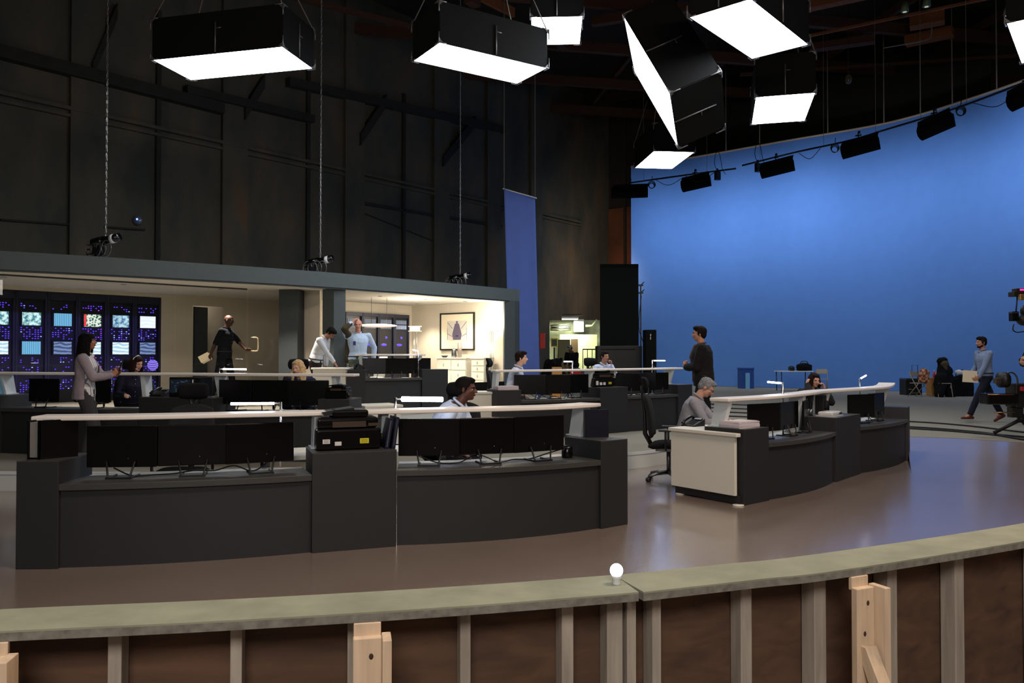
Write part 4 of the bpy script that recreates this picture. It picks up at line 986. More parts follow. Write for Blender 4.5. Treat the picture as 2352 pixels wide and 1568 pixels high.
# 3 man behind glass, walking right, dark polo
p = person('bald man in a dark polo walking behind the glass toward the door handle', (-6.28, 17.4, T3), -PI / 2 - .1, 1.9, lean=.06, wR=(.08, -.3, .98), wL=(-.1, .5, 1.08), pR=(.3, -1, 0), pL=(-.3, -.6, -1), hdR=(0, -.4, -1), hdL=(.1, 1, .05), hnL=(.7, 0, -.6),
           fR=(.1, -.25, .1), fL=(-.1, .2, .085), pitch=.15, skinc=(70, 42, 32), top=(12, 15, 24), sleeve=.5, bottom=(12, 14, 20), hair='bald', build=1.05, hem=1)
t = held('paper_sheaf', 'pale crumpled papers held behind the walking bald man', 'papers', p, p['wR'] + V((0, -.1, -.1)), -PI / 2)
mb = MB()
for k in range(3): mb.box((.01 * k, -.02 * k, .01 * k), (.012, .22, .15), rotm(.1 * k, .5, 0))
mb.build('sheets', mat('cream_paper', (222, 206, 176), .8), t)
# 4 blonde woman seated
p = person('woman with long wavy blonde hair sitting at the left rear desk, looking down', (-3.02, 11.6, T1), PI - .12, 1.66, sit=True, seat=.52, female=True, lean=.3, wR=(.12, .4, .78), wL=(-.12, .4, .78), hdR=(0, 1, 0), hdL=(0, 1, 0), hnR=(0, 0, -1), hnL=(0, 0, -1),
           yaw=-.2, roll=.1, pitch=.22, skinc=(222, 180, 160), top=(38, 42, 74), hair='wavy', hairc=(204, 172, 128))
# 5 bending man white shirt
p = person('dark-haired man in a white shirt bending over, hand on the pale cabinet', (-4.1, 16.62, T2), -PI / 2 - .2, 1.8, lean=.42, wR=(.1, .5, .92), wL=(-.3, .1, .78), pR=(.5, -.5, -.6), pL=(-.6, -.8, 0), hdR=(0, .6, -.8), hnR=(0, -.6, -.8), fR=(.12, .05, .085), fL=(-.12, -.15, .085), pitch=.9, yaw=-.1,
           skinc=(150, 104, 82), top=(198, 202, 210), bottom=(30, 22, 26), hair='full', hairc=(16, 14, 14), build=1.0)
# 6 bald man, light blue shirt, hand on head
p = person('bald man in pale blue shirt with blue badge, one hand on his head', (-3.28, 16.95, T2), PI + .3, 1.88, wR=lambda h: h + V((.13, .05, .05)), wL=(-.34, -.12, 1.0), pR=(.6, 1, .15), pL=(-1, -.6, 0), hdR=(-.6, -.2, .7), hnR=(-.8, -.3, -.5), hdL=(.9, -.1, -.2), hnL=(0, -1, 0), pitch=.1, yaw=-.12,
           skinc=(206, 146, 122), top=(190, 212, 238), bottom=(98, 104, 92), hair='bald', build=1.12, badge=1)
mb = MB(); Sh = p['sh'] + p['RT'] @ V((.2, 0, 0)); mb.cap(Sh, p['eR'], .082, .07); mb.tube([p['eR'], p['eR'] + (p['wR'] - p['eR']) * .85], [.07, .052], 12); mb.cap(Sh + V((-.03, -.05, -.02)), V((.2, -.05, 1.02)), .085, .08)
remesh(mb, .013, 'jacket', fab((66, 58, 44)), p['t'], 2, .01, 10)
# 7 seated man front desk
p = person('man in a pale blue shirt leaning sideways at the nearest desk, seen in profile', (-.8, 8.1, 0), -PI / 2 - .15, 1.8, sit=True, seat=.6, lean=.58, side=.1, wR=(.5, .35, .68), wL=(-.05, .55, .68), pR=(.4, -.4, -.8), hdR=(0, 1, 0), hdL=(0, 1, 0), hnR=(0, 0, -1), hnL=(0, 0, -1),
           yaw=-.05, pitch=.05, skinc=(92, 56, 42), top=LB_, hair='short', hairc=(20, 15, 14), build=1.15)
# 8 profile man desk D
p = person('dark-haired man in a pale blue shirt sitting in profile before the blue banner', (-.02, 13.85, T1), -PI / 2 - .15, 1.8, sit=True, seat=.58, lean=.25, wR=(.2, .2, .7), wL=(-.1, .4, .8), hdR=(0, 1, 0), hdL=(0, 1, 0), hnR=(0, 0, -1), hnL=(0, 0, -1), yaw=.05, pitch=.02,
           skinc=(216, 172, 150), top=(206, 216, 240), hair='full', hairc=(32, 22, 18))
# 9 man with cap in the back
p = person('man in a black jacket and patterned cap working in the lit corner at the back', (PX(1318, 30), 30, T1), PI - .6, 1.8, lean=.35, wR=(.15, .4, 1.0), wL=(-.15, .4, 1.0), pitch=.5, skinc=(120, 84, 64), top=(20, 20, 22), bottom=(22, 22, 24), hair='short', hairc=(20, 16, 16), build=1.2, hem=1)
mb = MB(); mb.ell(p['H'](0, -.015, .075), (.088, .1, .062), 16, 10, p['RH']); mb.ell(p['H'](0, .1, .06), (.06, .06, .008), 14, 6, p['RH']); mb.build('cap', mat('cap_cloth', (120, 116, 118), .9, noise_amt=.6, nscale=60), p['t'])
# 10 phone woman
p = person('black-haired woman in pale blue shirt, hand at her ear, beyond the far ledge', (1.8, 16.0, T1), PI + .45, 1.66, sit=True, seat=.64, female=True, lean=.12, wR=(.2, .35, .9), wL=lambda h: h + V((-.12, .06, -.16)), pL=(-.2, .5, -1), hdR=(0, 1, 0), hdL=(.1, -.1, 1), hnL=(1, -.3, 0), curlL=1.2, hnR=(0, 0, -1), yaw=.15, pitch=.05,
           skinc=(190, 140, 118), top=(198, 212, 240), hair='bun', hairc=(18, 14, 14))
# 11 jacket man
p = person('man in dark jacket over patterned shirt walking left before the blue screen', (PX(1616, 12.5), 12.5, T1), PI / 2 - .25, 1.84, lean=.03, wR=(.2, -.02, .95), wL=(-.02, .28, 1.2), pR=(.5, -.8, 0), pL=(-.8, -.4, -.8), hdL=(.6, .3, .5), hnL=(.3, -1, 0), curlL=1.3, fR=(.1, -.2, .1), fL=(-.1, .2, .085),
           pitch=0, yaw=.05, skinc=(188, 136, 112), top='plaid', bottom=(28, 28, 32), jacket=(30, 30, 31), hair='full', hairc=(26, 20, 17), build=1.1)
# 12 grey-haired man seated right desk
p = person('grey-haired man with glasses, head bowed, typing at the right-hand desk', (2.22, 10.2, 0), -PI / 2 - .3, 1.78, sit=True, seat=.5, lean=.3, wR=(.12, .5, .78), wL=(-.1, .55, .78), pR=(.5, -.3, -1), pL=(-.5, -.3, -1), hdR=(-.1, 1, -.05), hdL=(.1, 1, -.05), hnR=(0, 0, -1), hnL=(0, 0, -1), curlR=.35, curlL=.35,
           yaw=-.05, pitch=.62, skinc=(206, 154, 132), top=(150, 150, 158), hair='short', hairc=(128, 130, 134), build=1.12)
mb = MB()
for sx in (-1, 1):
    c = p['H'](sx * .031, .1, 0); mb.tube([c + p['RH'] @ V((.02 * math.cos(a), 0, .015 * math.sin(a))) for a in [2 * PI * k / 14 for k in range(15)]], .0022, 5, False); mb.tube([p['H'](sx * .052, .1, .004), p['H'](sx * .078, .0, .008)], .002, 5)
mb.tube([p['H'](-.012, .1, .002), p['H'](.012, .1, .002)], .002, 5); mb.build('glasses', 'black', p['t'])
# 13 woman hands at ears
p = person('dark-haired woman in dark jacket, both hands to her ears, at the right-hand desk', (PX(1850, 12.6), 12.6, 0), PI + .3, 1.66, sit=True, seat=.54, female=True, lean=.3, wR=lambda h: h + V((.13, -.01, -.06)), wL=lambda h: h + V((-.13, .06, -.12)), pR=(.45, .6, -1), pL=(-.3, .7, -1), hdR=(-.35, -.1, .9), hdL=(.35, -.1, .9), hnR=(-1, 0, 0), hnL=(1, 0, 0), curlR=.9, curlL=1.0,
           yaw=-.1, pitch=.22, skinc=(214, 164, 142), top=(60, 62, 60), jacket=(34, 34, 34), hair='bob', hairc=(36, 20, 20))
# 14 walking man with folder
p = person('bearded man in a blue-grey shirt striding left with a cream folder, at the right', (PX(2262, 16.4), 16.4, T1), PI / 2 + .05, 1.76, lean=.04, wR=(.25, .14, .98), wL=(-.12, .22, .92), pR=(.6, -.8, 0), hdR=(0, .8, -.4), hdL=(0, .8, -.2), hnR=(-1, 0, 0), curlR=1.0, fR=(.09, -.42, .13), fL=(-.09, .42, .1), pitch=.05,
           skinc=(170, 120, 98), top=(118, 134, 166), bottom=(24, 27, 40), shoe=(92, 46, 36), hair='full', hairc=(22, 17, 16), beard=True)
t = held('folder', 'cream paper folder carried by the striding bearded man', 'folder', p, p['wL'] + V((.02, .16, .02)), PI / 2)
mb = MB(); mb.hexa([V((-.005, -.16, -.12)), V((.005, -.16, -.12)), V((.005, .16, -.1)), V((-.005, .16, -.1))], [V((-.005, -.14, .12)), V((.005, -.14, .12)), V((.005, .14, .14)), V((-.005, .14, .14))]); mb.build('cover', mat('manila', (226, 212, 184), .8), t)
# 15 camera operator at right edge
p = person('camera operator in dark clothes at the right edge, mostly out of view', (PX(2398, 14.3), 14.3, T1), PI / 2 + .3, 1.86, lean=.05, wR=(.1, .4, 1.3), wL=(-.1, .45, 1.25), skinc=(180, 132, 110), top=(44, 40, 46), bottom=(16, 16, 18), hair='short', hairc=(24, 20, 18), jacket=(22, 22, 26), build=1.15)
# ================================================================== GLASS OFFICES
def trim_(mb, m): return trim(mb, m)
def pl(L): return [(p[0], p[1]) for p in L]
ZC = 3.05
FA = spline([(-11.6, 11.5, 0), (-8.5, 13.3, 0), (-6.3, 14.8, 0), (-3.6, 17.0, 0), (.2, 21.2, 0)], 8)
def offs(L, d):
    out = []
    for i, p in enumerate(L):
        t = (L[min(i + 1, len(L) - 1)] - L[max(i - 1, 0)]).normalized(); out.append(V((p.x - t.y * d, p.y + t.x * d, 0)))
    return out
trim_(MB().strip(pl(FA), pl(offs(FA, .12)), ZC, 3.36), 'teal')
trim_(MB().strip(pl(offs(FA, .02)), pl(offs(FA, .1)), ZC - .03, ZC), 'slate')
struct('ceiling', MB().strip(pl(offs(FA, .12)), [(-14, 14.8), (-13.6, 15.4), (-13.2, 15.9), (-12.8, 16.4), (-12.2, 17), (-11.8, 17.5), (-11.4, 18), (-11, 18.6), (-10.5, 19.2), (-10, 19.9), (-9.5, 20.5), (-9, 21.2), (-8.6, 21.8), (-8.2, 22.4), (-7.8, 23), (-7.3, 23.2), (-6.9, 23.4), (-6.4, 23.5), (-6, 23.6), (-5.5, 23.7), (-5, 23.8), (-4.6, 23.8), (-4.2, 23.8), (-3.9, 23.8), (-3.5, 23.7), (-3.1, 23.6), (-2.6, 23.4), (-2.1, 23.2), (-1.6, 22.9), (-1.1, 22.6), (-.6, 22.3), (-.2, 22), (.16, 21.5)], ZC, ZC + .05), mat('office_ceiling', (196, 192, 186), .8))
struct('floor', MB().prism([(-10.6, 13.6), (-5.68, 17.25), (-4.9, 17.75), (-3.7, 17.3), (-.2, 20.9), (.1, 21.6), (-2.9, 23.6), (-9, 22.5), (-12.5, 17)], T2, T3), 'carpet')
def wseg(name, A, B, z0, z1, m, th=.08):
    A, B = V((*A, 0)), V((*B, 0)); d = (B - A).normalized(); n = V((-d.y, d.x, 0)) * th
    return struct(name, MB().prism(pl([A, B, B + n, A + n]), z0, z1), m)
RD = (V((-8.24, 18.7, 0)) - V((-10.5, 16.3, 0))).normalized(); RN_ = V((-RD.y, RD.x, 0))
def rl(s, off=0): p = V((-8.24, 18.7, 0)) + RD * s + RN_ * off; return (p.x, p.y)
wseg('wall_office_left', rl(-5), rl(.0), T3, ZC, 'cream') if False else None
wseg('wall_left', rl(-5.2, .65), rl(.0, .65), T3, ZC, 'slate')
wseg('wall_left', rl(0), rl(.765), T3, ZC, 'cream'); wseg('wall_left', rl(.765), rl(1.56), 2.82, ZC, 'cream'); wseg('wall_left', rl(1.56), rl(3.6), T3, ZC, 'cream')
wseg('wall_left', rl(-5.2), rl(0), 2.97, ZC, 'cream'); wseg('wall_left', rl(.3, 1.2), rl(2.6, 1.2), T3, ZC, 'cream')
q_ = rl(1.5, .7); ld = bpy.data.lights.new('corridor_fill_light', 'POINT'); ld.energy = 3.5; ld.color = (1, .85, .7); ld.shadow_soft_size = .1; lo = bpy.data.objects.new('corridor_fill_light', ld); COL.objects.link(lo); lo.location = (q_[0], q_[1], 2.9)  # unseen fill added to brighten the wall beyond the doorway
cd_ = thing('open_door', 'dark door standing open in the cream wall behind the glass', 'door', (*rl(.86, .12), T3)); a = V((*rl(.86, .12), 0)); b = a + RD * .42 + RN_ * .18; n = (b - a).normalized(); n = V((-n.y, n.x, 0)) * .04
MB().prism(pl([a, b, b + n, a + n]), T3 + .01, 2.8).build('door_leaf', 'slate', cd_, world=True); h = a + (b - a) * .85
MB().tube([(h.x, h.y - .02, 1.62), (h.x + .02, h.y - .07, 1.62), (h.x - .05, h.y - .1, 1.62)], .01, 6).build('door_handle', 'steel', cd_, world=True)
wseg('wall_left', (-4.78, 17.75), (-5.6, 21.6), T3, ZC, 'cream')
trim_(MB().prism([(-5.08, 17.35), (-4.66, 17.3), (-4.62, 17.7), (-5.0, 17.75)], T2, ZC), 'slate')
struct('wall_left', MB().prism([(-4.8, 17.8), (-4.25, 17.6), (-4.25, 17.7), (-4.8, 17.9)], T2, ZC), 'cream')
trim_(MB().prism([(-4.13, 17.35), (-3.8, 16.98), (-3.58, 17.12), (-3.85, 17.6)], T2, ZC), 'teal')
trim_(MB().prism([(-.2, 20.85), (.08, 21.0), (.2, 21.22), (.06, 21.75), (-.25, 21.4)], T2, ZC), 'slate')
wseg('wall_back', (-5.2, 20.5), (-2.92, 23.2), T3, ZC, 'cream'); wseg('wall_right', (-2.92, 23.2), (-.1, 21.15), T3, ZC, 'cream')
# glass fronts
def glassm():
    m = mat('office_glass', (235, 242, 242), .02, trans=1, spec=.5); b = m.node_tree.nodes['Principled BSDF']; b.inputs['IOR'].default_value = 1.03
    b.inputs['Roughness'].default_value = 0
    nt = m.node_tree; out = nt.nodes['Material Output']; tr = nt.nodes.new('ShaderNodeBsdfTransparent'); gl = nt.nodes.new('ShaderNodeBsdfGlossy'); gl.inputs['Roughness'].default_value = .0
    fr = nt.nodes.new('ShaderNodeFresnel'); fr.inputs['IOR'].default_value = 1.35; mx = nt.nodes.new('ShaderNodeMixShader'); tr.inputs[0].default_value = (.9, .93, .93, 1)
    nt.links.new(fr.outputs[0], mx.inputs[0]); nt.links.new(tr.outputs[0], mx.inputs[1]); nt.links.new(gl.outputs[0], mx.inputs[2]); nt.links.new(mx.outputs[0], out.inputs[0])
    return m
M['glass'] = glassm()
GL = [(-10.6, 13.2), (-9.0, 14.07), (-7.95, 15.05), (-6.82, 16.12), (-5.72, 17.15)]
for i in range(4):
    A, B = V((*GL[i], 0)), V((*GL[i + 1], 0)); d = (B - A).normalized(); A = A + d * .006; B = B - d * .006
    o = MB().add([(A.x, A.y, T3), (B.x, B.y, T3), (B.x, B.y, ZC), (A.x, A.y, ZC)], [(0, 1, 2, 3)]).build('window_%d' % (i + 1), 'glass', kind='structure')
trim_(MB().strip(GL, [(x + .02, y - .02) for x, y in GL], ZC - .03, ZC), 'slate')
dr = thing('door_1', None, None, (-5.7, 17.17, T3), kind='structure')
MB().add([(-5.69, 17.19, T3 + .01), (-5.06, 17.6, T3 + .01), (-5.06, 17.6, ZC - .02), (-5.69, 17.19, ZC - .02)], [(0, 1, 2, 3)]).build('glass_leaf', 'glass', dr, world=True)
hp = WY(575, 775, 17.1), WY(575, 806, 17.1)
for k, dx in ((0, 0),): MB().tube(spline([(hp[0].x, 17.16, hp[0].z), (hp[0].x + .13, 17.1, hp[0].z), (hp[0].x + .16, 17.1, hp[0].z - .04), (hp[1].x + .16, 17.1, hp[1].z + .04), (hp[1].x + .13, 17.1, hp[1].z), (hp[1].x, 17.16, hp[1].z)], 3), .016, 8).build('door_handle', mat('brass_handle', (226, 208, 170), .25, .7), dr, world=True)
GR = [(-3.62, 17.15), (-2.7, 18.12), (-1.55, 19.36), (-.75, 20.22), (-.2, 20.82)]
for i in range(4):
    A, B = V((*GR[i], 0)), V((*GR[i + 1], 0)); d = (B - A).normalized(); A = A + d * .006; B = B - d * .006
    MB().add([(A.x, A.y, .93), (B.x, B.y, .93), (B.x, B.y, ZC), (A.x, A.y, ZC)], [(0, 1, 2, 3)]).build('window_%d' % (i + 5), 'glass', kind='structure')
struct('baseboard_front', MB().strip(GR, [(x - .05, y + .05) for x, y in GR], T2, .93), 'blackmatt')
# ceiling downlights
M['down'] = mat('downlight_lit', (255, 255, 255), .5, emit=(255, 236, 205), es=14)
for i, (x, y, lb) in enumerate(((85, 626, 'lit downlight in the soffit above the left server racks'), (8, 636, 'lit downlight at the far left edge above the racks'), (284, 653, 'lit downlight behind the glass, left of a close pair'), (391, 641, 'lit downlight in the soffit left of the open door'),
        (508, 664, 'lit downlight in front of the open door'), (638, 655, 'lit downlight above the glass door'), (873, 680, 'lit downlight over the bald man in pale blue'), (977, 687, 'lit downlight midway over the right office'), (958, 697, 'lit downlight directly above the left floor lamp'), (1068, 692, 'lit downlight above the framed picture'))):
    p = WZ(x, y, ZC - .001); t = thing('ceiling_downlight', lb, 'light', tuple(p), 0, 'office downlights')
    MB().lathe([(.03, -.004), (.055, -.006), (.055, 0), (.03, 0)], n=20).build('trim_ring', 'steel', t); MB().lathe([(.001, -.003), (.034, -.003), (.034, -.001), (.001, -.001)], n=16).build('bulb', 'down', t)
    ld = bpy.data.lights.new('downlight_beam', 'SPOT'); ld.energy = 330 if x < 700 else 260; ld.color = (1, .86, .7); ld.spot_size = math.radians(100); ld.spot_blend = .7; ld.shadow_soft_size = .04
    lo = bpy.data.objects.new('downlight_beam', ld); COL.objects.link(lo); lo.parent = t; lo.location = (0, 0, -.02)

# ---- server racks
def scr(name, kind):
    m = bpy.data.materials.new(name); m.use_nodes = True; nt = m.node_tree; b = nt.nodes['Principled BSDF']; b.inputs['Base Color'].default_value = (.01, .01, .01, 1)
    tc = nt.nodes.new('ShaderNodeTexCoord'); cr = nt.nodes.new('ShaderNodeValToRGB'); e = cr.color_ramp.elements
    if kind in ('map', 'map2', 'circuit'):
        n = nt.nodes.new('ShaderNodeTexVoronoi' if kind == 'circuit' else 'ShaderNodeTexNoise'); n.inputs['Scale'].default_value = 22 if kind == 'circuit' else 14
    else: n = nt.nodes.new('ShaderNodeTexWave'); n.inputs['Scale'].default_value = 9 if kind == 'stripe' else 4; n.bands_direction = 'X' if kind == 'stripe' else 'Z'; n.inputs['Distortion'].default_value = 0 if kind == 'stripe' else 6
    cols = {'map': ((40, 120, 130), (215, 250, 250)), 'map2': ((60, 110, 150), (190, 225, 240)), 'circuit': ((30, 90, 60), (230, 240, 225)), 'stripe': ((70, 140, 190), (130, 195, 225)), 'page': ((170, 215, 235), (245, 250, 250)), 'white': ((235, 245, 255), (250, 252, 255)), 'dim': ((60, 80, 120), (120, 140, 180))}[kind]
    e[0].position = .38; e[1].position = .6; e[0].color = (*lin(cols[0]), 1); e[1].color = (*lin(cols[1]), 1)
    nt.links.new(tc.outputs['Object'], n.inputs['Vector']); nt.links.new(n.outputs[0] if kind == 'circuit' else n.outputs['Fac'], cr.inputs['Fac']); nt.links.new(cr.outputs[0], b.inputs['Emission Color']); b.inputs['Emission Strength'].default_value = 1.1
    return m
SC = {k: scr('screen_' + k, k) for k in ('map', 'map2', 'circuit', 'stripe', 'page', 'white', 'dim')}
M['purple'] = mat('purple_led', (20, 10, 60), .4, emit=(92, 62, 255), es=1.7); M['violet'] = mat('violet_led', (20, 10, 60), .4, emit=(200, 60, 235), es=1.6); M['bluewhite'] = mat('blue_white_led', (20, 20, 60), .4, emit=(150, 165, 255), es=2)
M['rackblack'] = mat('rack_black', (14, 16, 26), .35); M['rackblue'] = mat('rack_dark_blue', (20, 24, 48), .5)
rz_r = math.atan2(RD.y, RD.x)
KIN = [('map', 'page'), ('map', 'stripe'), ('stripe', 'dim'), ('circuit', 'page'), ('map2', 'page'), ('white', 'dim')]
RKL = ['dark server rack at the left edge behind the glass, bright map on its upper screen', 'dark server rack second from the left, striped lower screen', 'dark server rack third from the left, blue striped upper screen', 'dark server rack with a red and green picture on its upper screen', 'dark server rack above the woman with the headset, bright purple lights', 'dark server rack at the right end of the row, plain white upper screen']
for i in range(6):
    s0 = -.6 * (6 - i) + .0; c = rl(s0 + .3, .3); t = thing('server_rack', RKL[i], 'server rack', (c[0], c[1], T3), rz_r, 'server racks in the left office')
    w = .595; mb = MB(); mb.bz(-w / 2, w / 2, -.24, .33, 0, 2.36); mb.build('cabinet', 'rackblack', t)
    mb = MB()
    for sx in (-1, 1): mb.bz(sx * w / 2 - sx * .045, sx * w / 2, -.3, -.24, 0, 2.36)
    mb.bz(-w / 2 + .045, w / 2 - .045, -.3, -.24, 2.2, 2.36); mb.build('door_frame', 'rackblue', t, bevel=.004)
    rnd = random.Random(i)
    for z, k in ((1.78, KIN[i][0]), (1.17, KIN[i][1])):
        mb = MB(); mb.bz(-.2, .2, -.285, -.24, z - .16, z + .16); f = mb.build('display_case', 'black', t, bevel=.004)
        mb = MB(); mb.bz(-.175, .175, -.29, -.286, z - .135, z + .135); mb.build('screen', SC[k], f)
        if i == 3 and z > 1.5: MB().bz(-.175, -.13, -.293, -.2905, z - .13, z + .13).build('red_strip', mat('red_screen_strip', (30, 5, 5), .5, emit=(235, 60, 60), es=1.2), f)
    for z0, rows in ((2.0, 3), (1.36, 6), (.86, 3), (.66, 3), (.2, 7)):
        mb = MB(); mb2 = MB()
        for r in range(rows):
            for q in range(8):
                if rnd.random() < (.42 if z0 in (1.36, .2) else .6) + .12 * (i == 2): continue
                tgt = mb2 if rnd.random() < (.3 if i in (3, 4) else .08) else mb
                x = -.185 + q * .053; tgt.bz(x - .013, x + .013, -.262, -.258, z0 + r * .045, z0 + r * .045 + .016)
        if mb.v: mb.build('indicator_lights', 'purple', t)
        if mb2.v: mb2.build('bright_indicator_lights', 'violet' if i == 3 else 'bluewhite', t)
    mb = MB()
    for z in (.6, 1.0, 1.33, 1.62, 1.97): mb.bz(-w / 2 + .05, w / 2 - .05, -.25, -.243, z - .006, z + .006)
    mb.build('shelf_rails', 'rackblue', t)
ld = bpy.data.lights.new('purple_rack_glow', 'AREA'); ld.shape = 'RECTANGLE'; ld.size = 3.4; ld.size_y = 1.6; ld.energy = 16; ld.color = (.3, .24, 1)
lo = bpy.data.objects.new('purple_rack_glow', ld); COL.objects.link(lo); q = rl(-1.8, -.06); lo.location = (q[0], q[1], 1.7); ld.energy = 7; lo.rotation_euler = (PI / 2, 0, rz_r)
BD = (V((-2.92, 23.2, 0)) - V((-5.2, 20.5, 0))).normalized(); BN = V((-BD.y, BD.x, 0)); rzb = math.atan2(BD.y, BD.x)
RKR = ['server rack behind the bald man in the right office, mostly hidden', 'server rack just right of the bald man, blue glow inside', 'server rack with red and green lights in the right office', 'rightmost server rack in the right office, rows of white lights']
for i in range(4):
    c = V((-2.92, 23.2, 0)) - BD * (.75 + .56 * (3 - i)) - BN * .22; t = thing('server_rack', RKR[i], 'server rack', (c.x, c.y, T3), rzb, 'server racks in the right office')
    w = .55; MB().bz(-w / 2, w / 2, -.15, .2, 0, 2.15).build('cabinet', 'rackblack', t); mb = MB()
    for sx in (-1, 1): mb.bz(sx * (w / 2 - .03), sx * w / 2, -.2, -.15, 0, 2.15)
    mb.bz(-w / 2 + .03, w / 2 - .03, -.2, -.15, 2.06, 2.15); mb.build('door_frame', 'rackblue', t, bevel=.004)
    mb = MB()
    for q in range(11):
        for r in range(2): x = -.19 + q * .036; mb.bz(x, x + .02, -.165, -.155, 1.74 + r * .14, 1.85 + r * .14)
    mb.build('vent_grille', mat('vent_grey', (120, 134, 164), .5), t)
    mb = MB(); mb.ell((.02, -.14, 1.5), (.045, .02, .04), 12, 8); mb.ell((-.06, -.14, 1.3), (.12, .02, .04), 12, 8); mb.build('blue_glow_lamp', 'purple', t)
    mb = MB(); mb.bz(-.21, .21, -.17, -.155, 1.0, 1.14); f = mb.build('meter_panel', 'black', t); mb = MB()
    for q in range(6): x = -.17 + q * .066; mb.mt(0 if q < 3 else 1).bz(x, x + .022, -.176, -.171, 1.02, 1.038)
    mb.build('status_lights', [mat('red_led', (30, 5, 5), .5, emit=(255, 70, 50), es=2), mat('green_led', (5, 30, 10), .5, emit=(60, 255, 120), es=2)], f)
    mb = MB()
    for r in range(5): mb.bz(-.19, .19, -.165, -.155, .72 + r * .05, .735 + r * .05)
    mb.build('white_slots', mat('pale_slot', (200, 200, 200), .5, emit=(210, 205, 200), es=.35), t)
# ---- framed picture
WR_A, WR_B = V((-2.92, 23.2, 0)), V((-.1, 21.15, 0)); WRD = (WR_B - WR_A).normalized(); WRN = V((WRD.y, -WRD.x, 0)); rzw = math.atan2(WRD.y, WRD.x)
def on_right_wall(x, off=0):
    k = (x - 1176) / 1830.0; s = (k * (WR_A.y + WRN.y * off) - (WR_A.x + WRN.x * off)) / (WRD.x - k * WRD.y); return WR_A + WRD * s + WRN * off
a, b = on_right_wall(1011, .03), on_right_wall(1090, .03); c = (a + b) / 2; zt, zb = WY(1050, 718, c.y).z, WY(1050, 804, c.y).z; w = (b - a).length / 2; h = (zt - zb) / 2
t = thing('framed_picture', 'large framed abstract picture in black frame on the cream office wall', 'picture', (c.x, c.y, (zt + zb) / 2), rzw)
mb = MB()
for sx in (-1, 1): mb.bz(sx * w, sx * (w - .04), -.02, .02, -h, h)
for sz in (-1, 1): mb.bz(-w + .04, w - .04, -.02, .02, sz * h, sz * (h - .04))
mb.build('frame', 'black', t); MB().bz(-w + .04, w - .04, .0, .012, -h + .04, h - .04).build('mount', mat('picture_mount', (226, 214, 190), .8), t)
mb = MB(); mb.mt(0).bz(-.36, .36, -.006, -.001, -.24, .3); mb.mt(1)
mb.add([(-.14, -.008, -.23), (.14, -.008, -.23), (.17, -.008, -.08), (.14, -.008, .02), (.07, -.008, .22), (-.07, -.008, .22), (-.14, -.008, .02), (-.17, -.008, -.08)], [tuple(range(8))]); mb.bz(-.03, .03, -.009, -.007, .2, .29)
for sx in (-1, 1): mb.mt(2); mb.tube([(sx * .34, -.009, .26), (sx * .16, -.009, .08)], .005, 5); mb.tube([(sx * .34, -.009, -.06), (sx * .17, -.009, -.14)], .005, 5); mb.tube([(sx * .34, -.009, .1), (sx * .34, -.009, -.23)], .004, 5)
mb.mt(2).bz(-.05, .05, -.012, -.0085, -.14, -.11)
mb.build('abstract_print', [mat('print_grey', (196, 190, 184), .7), mat('print_violet', (92, 84, 108), .7), mat('print_dark', (40, 36, 44), .7)], t)
# ---- floor lamps
M['shade'] = mat('lamp_shade_lit', (255, 240, 210), .6, emit=(255, 226, 176), es=4.5)
for x, Y, lb in ((953, 20.3, 'tall floor lamp with lit drum shade, left of the framed picture'), (1129, 20.9, 'tall floor lamp with lit drum shade, right of the framed picture')):
    p = WY(x, 755, Y); t = thing('floor_lamp', lb, 'lamp', (p.x, p.y, T3), 0, 'office floor lamps'); z = p.z - T3
    mb = MB()
    for k in range(3): a = k * 2.09 + .4; mb.cyl((.045 * math.cos(a), .045 * math.sin(a), .02), (.045 * math.cos(a), .045 * math.sin(a), z), .008, 8)
    mb.build('pole', 'chrome', t); MB().lathe([(.001, 0), (.15, 0), (.15, .02), (.001, .025)], n=24).build('base', 'chrome', t)
    MB().lathe([(.001, -.05), (.13, -.05), (.13, .05), (.001, .05)], (0, 0, z), 28).build('lamp_shade', 'shade', t); mb = MB()
    for dz in (-.06, .06): mb.lathe([(.001, -.006), (.175, -.006), (.175, .006), (.001, .006)], (0, 0, z + dz), 28)
    mb.build('shade_disc', mat('frosted_disc', (240, 232, 215), .4, emit=(255, 235, 200), es=.6), t)
    ld = bpy.data.lights.new('lamp_glow', 'POINT'); ld.energy = 80; ld.color = (1, .86, .68); ld.shadow_soft_size = .12; lo = bpy.data.objects.new('lamp_glow', ld); COL.objects.link(lo); lo.parent = t; lo.location = (0, 0, z + .16)
area('office_fill_light', (-2.2, 20.2, 3.0), (-2.2, 20.3, 0), 1.6, .9, 70, (1, .88, .72))  # unseen fill added to lift the cream walls, no ceiling fitting here
# ---- pendant
p0, p1 = WY(824, 747, 19.6), WY(912, 748, 19.9); c = (p0 + p1) / 2; L = (p1 - p0).length / 2; t = thing('pendant_lamp', 'long slim white pendant lamp hanging in the right office beside the bald man', 'lamp', tuple(c), math.atan2((p1 - p0).y, (p1 - p0).x))
mb = MB(); mb.ell((0, 0, 0), (L, .1, .045), 24, 12); mb.build('lamp_body', mat('pendant_white', (240, 225, 215), .5, emit=(255, 226, 205), es=.7), t)
for x in (-.35 * L, .45 * L): MB().tube([(x, 0, .04), (x, 0, ZC - c.z)], .005, 5).build('suspension_wire', 'black', t)
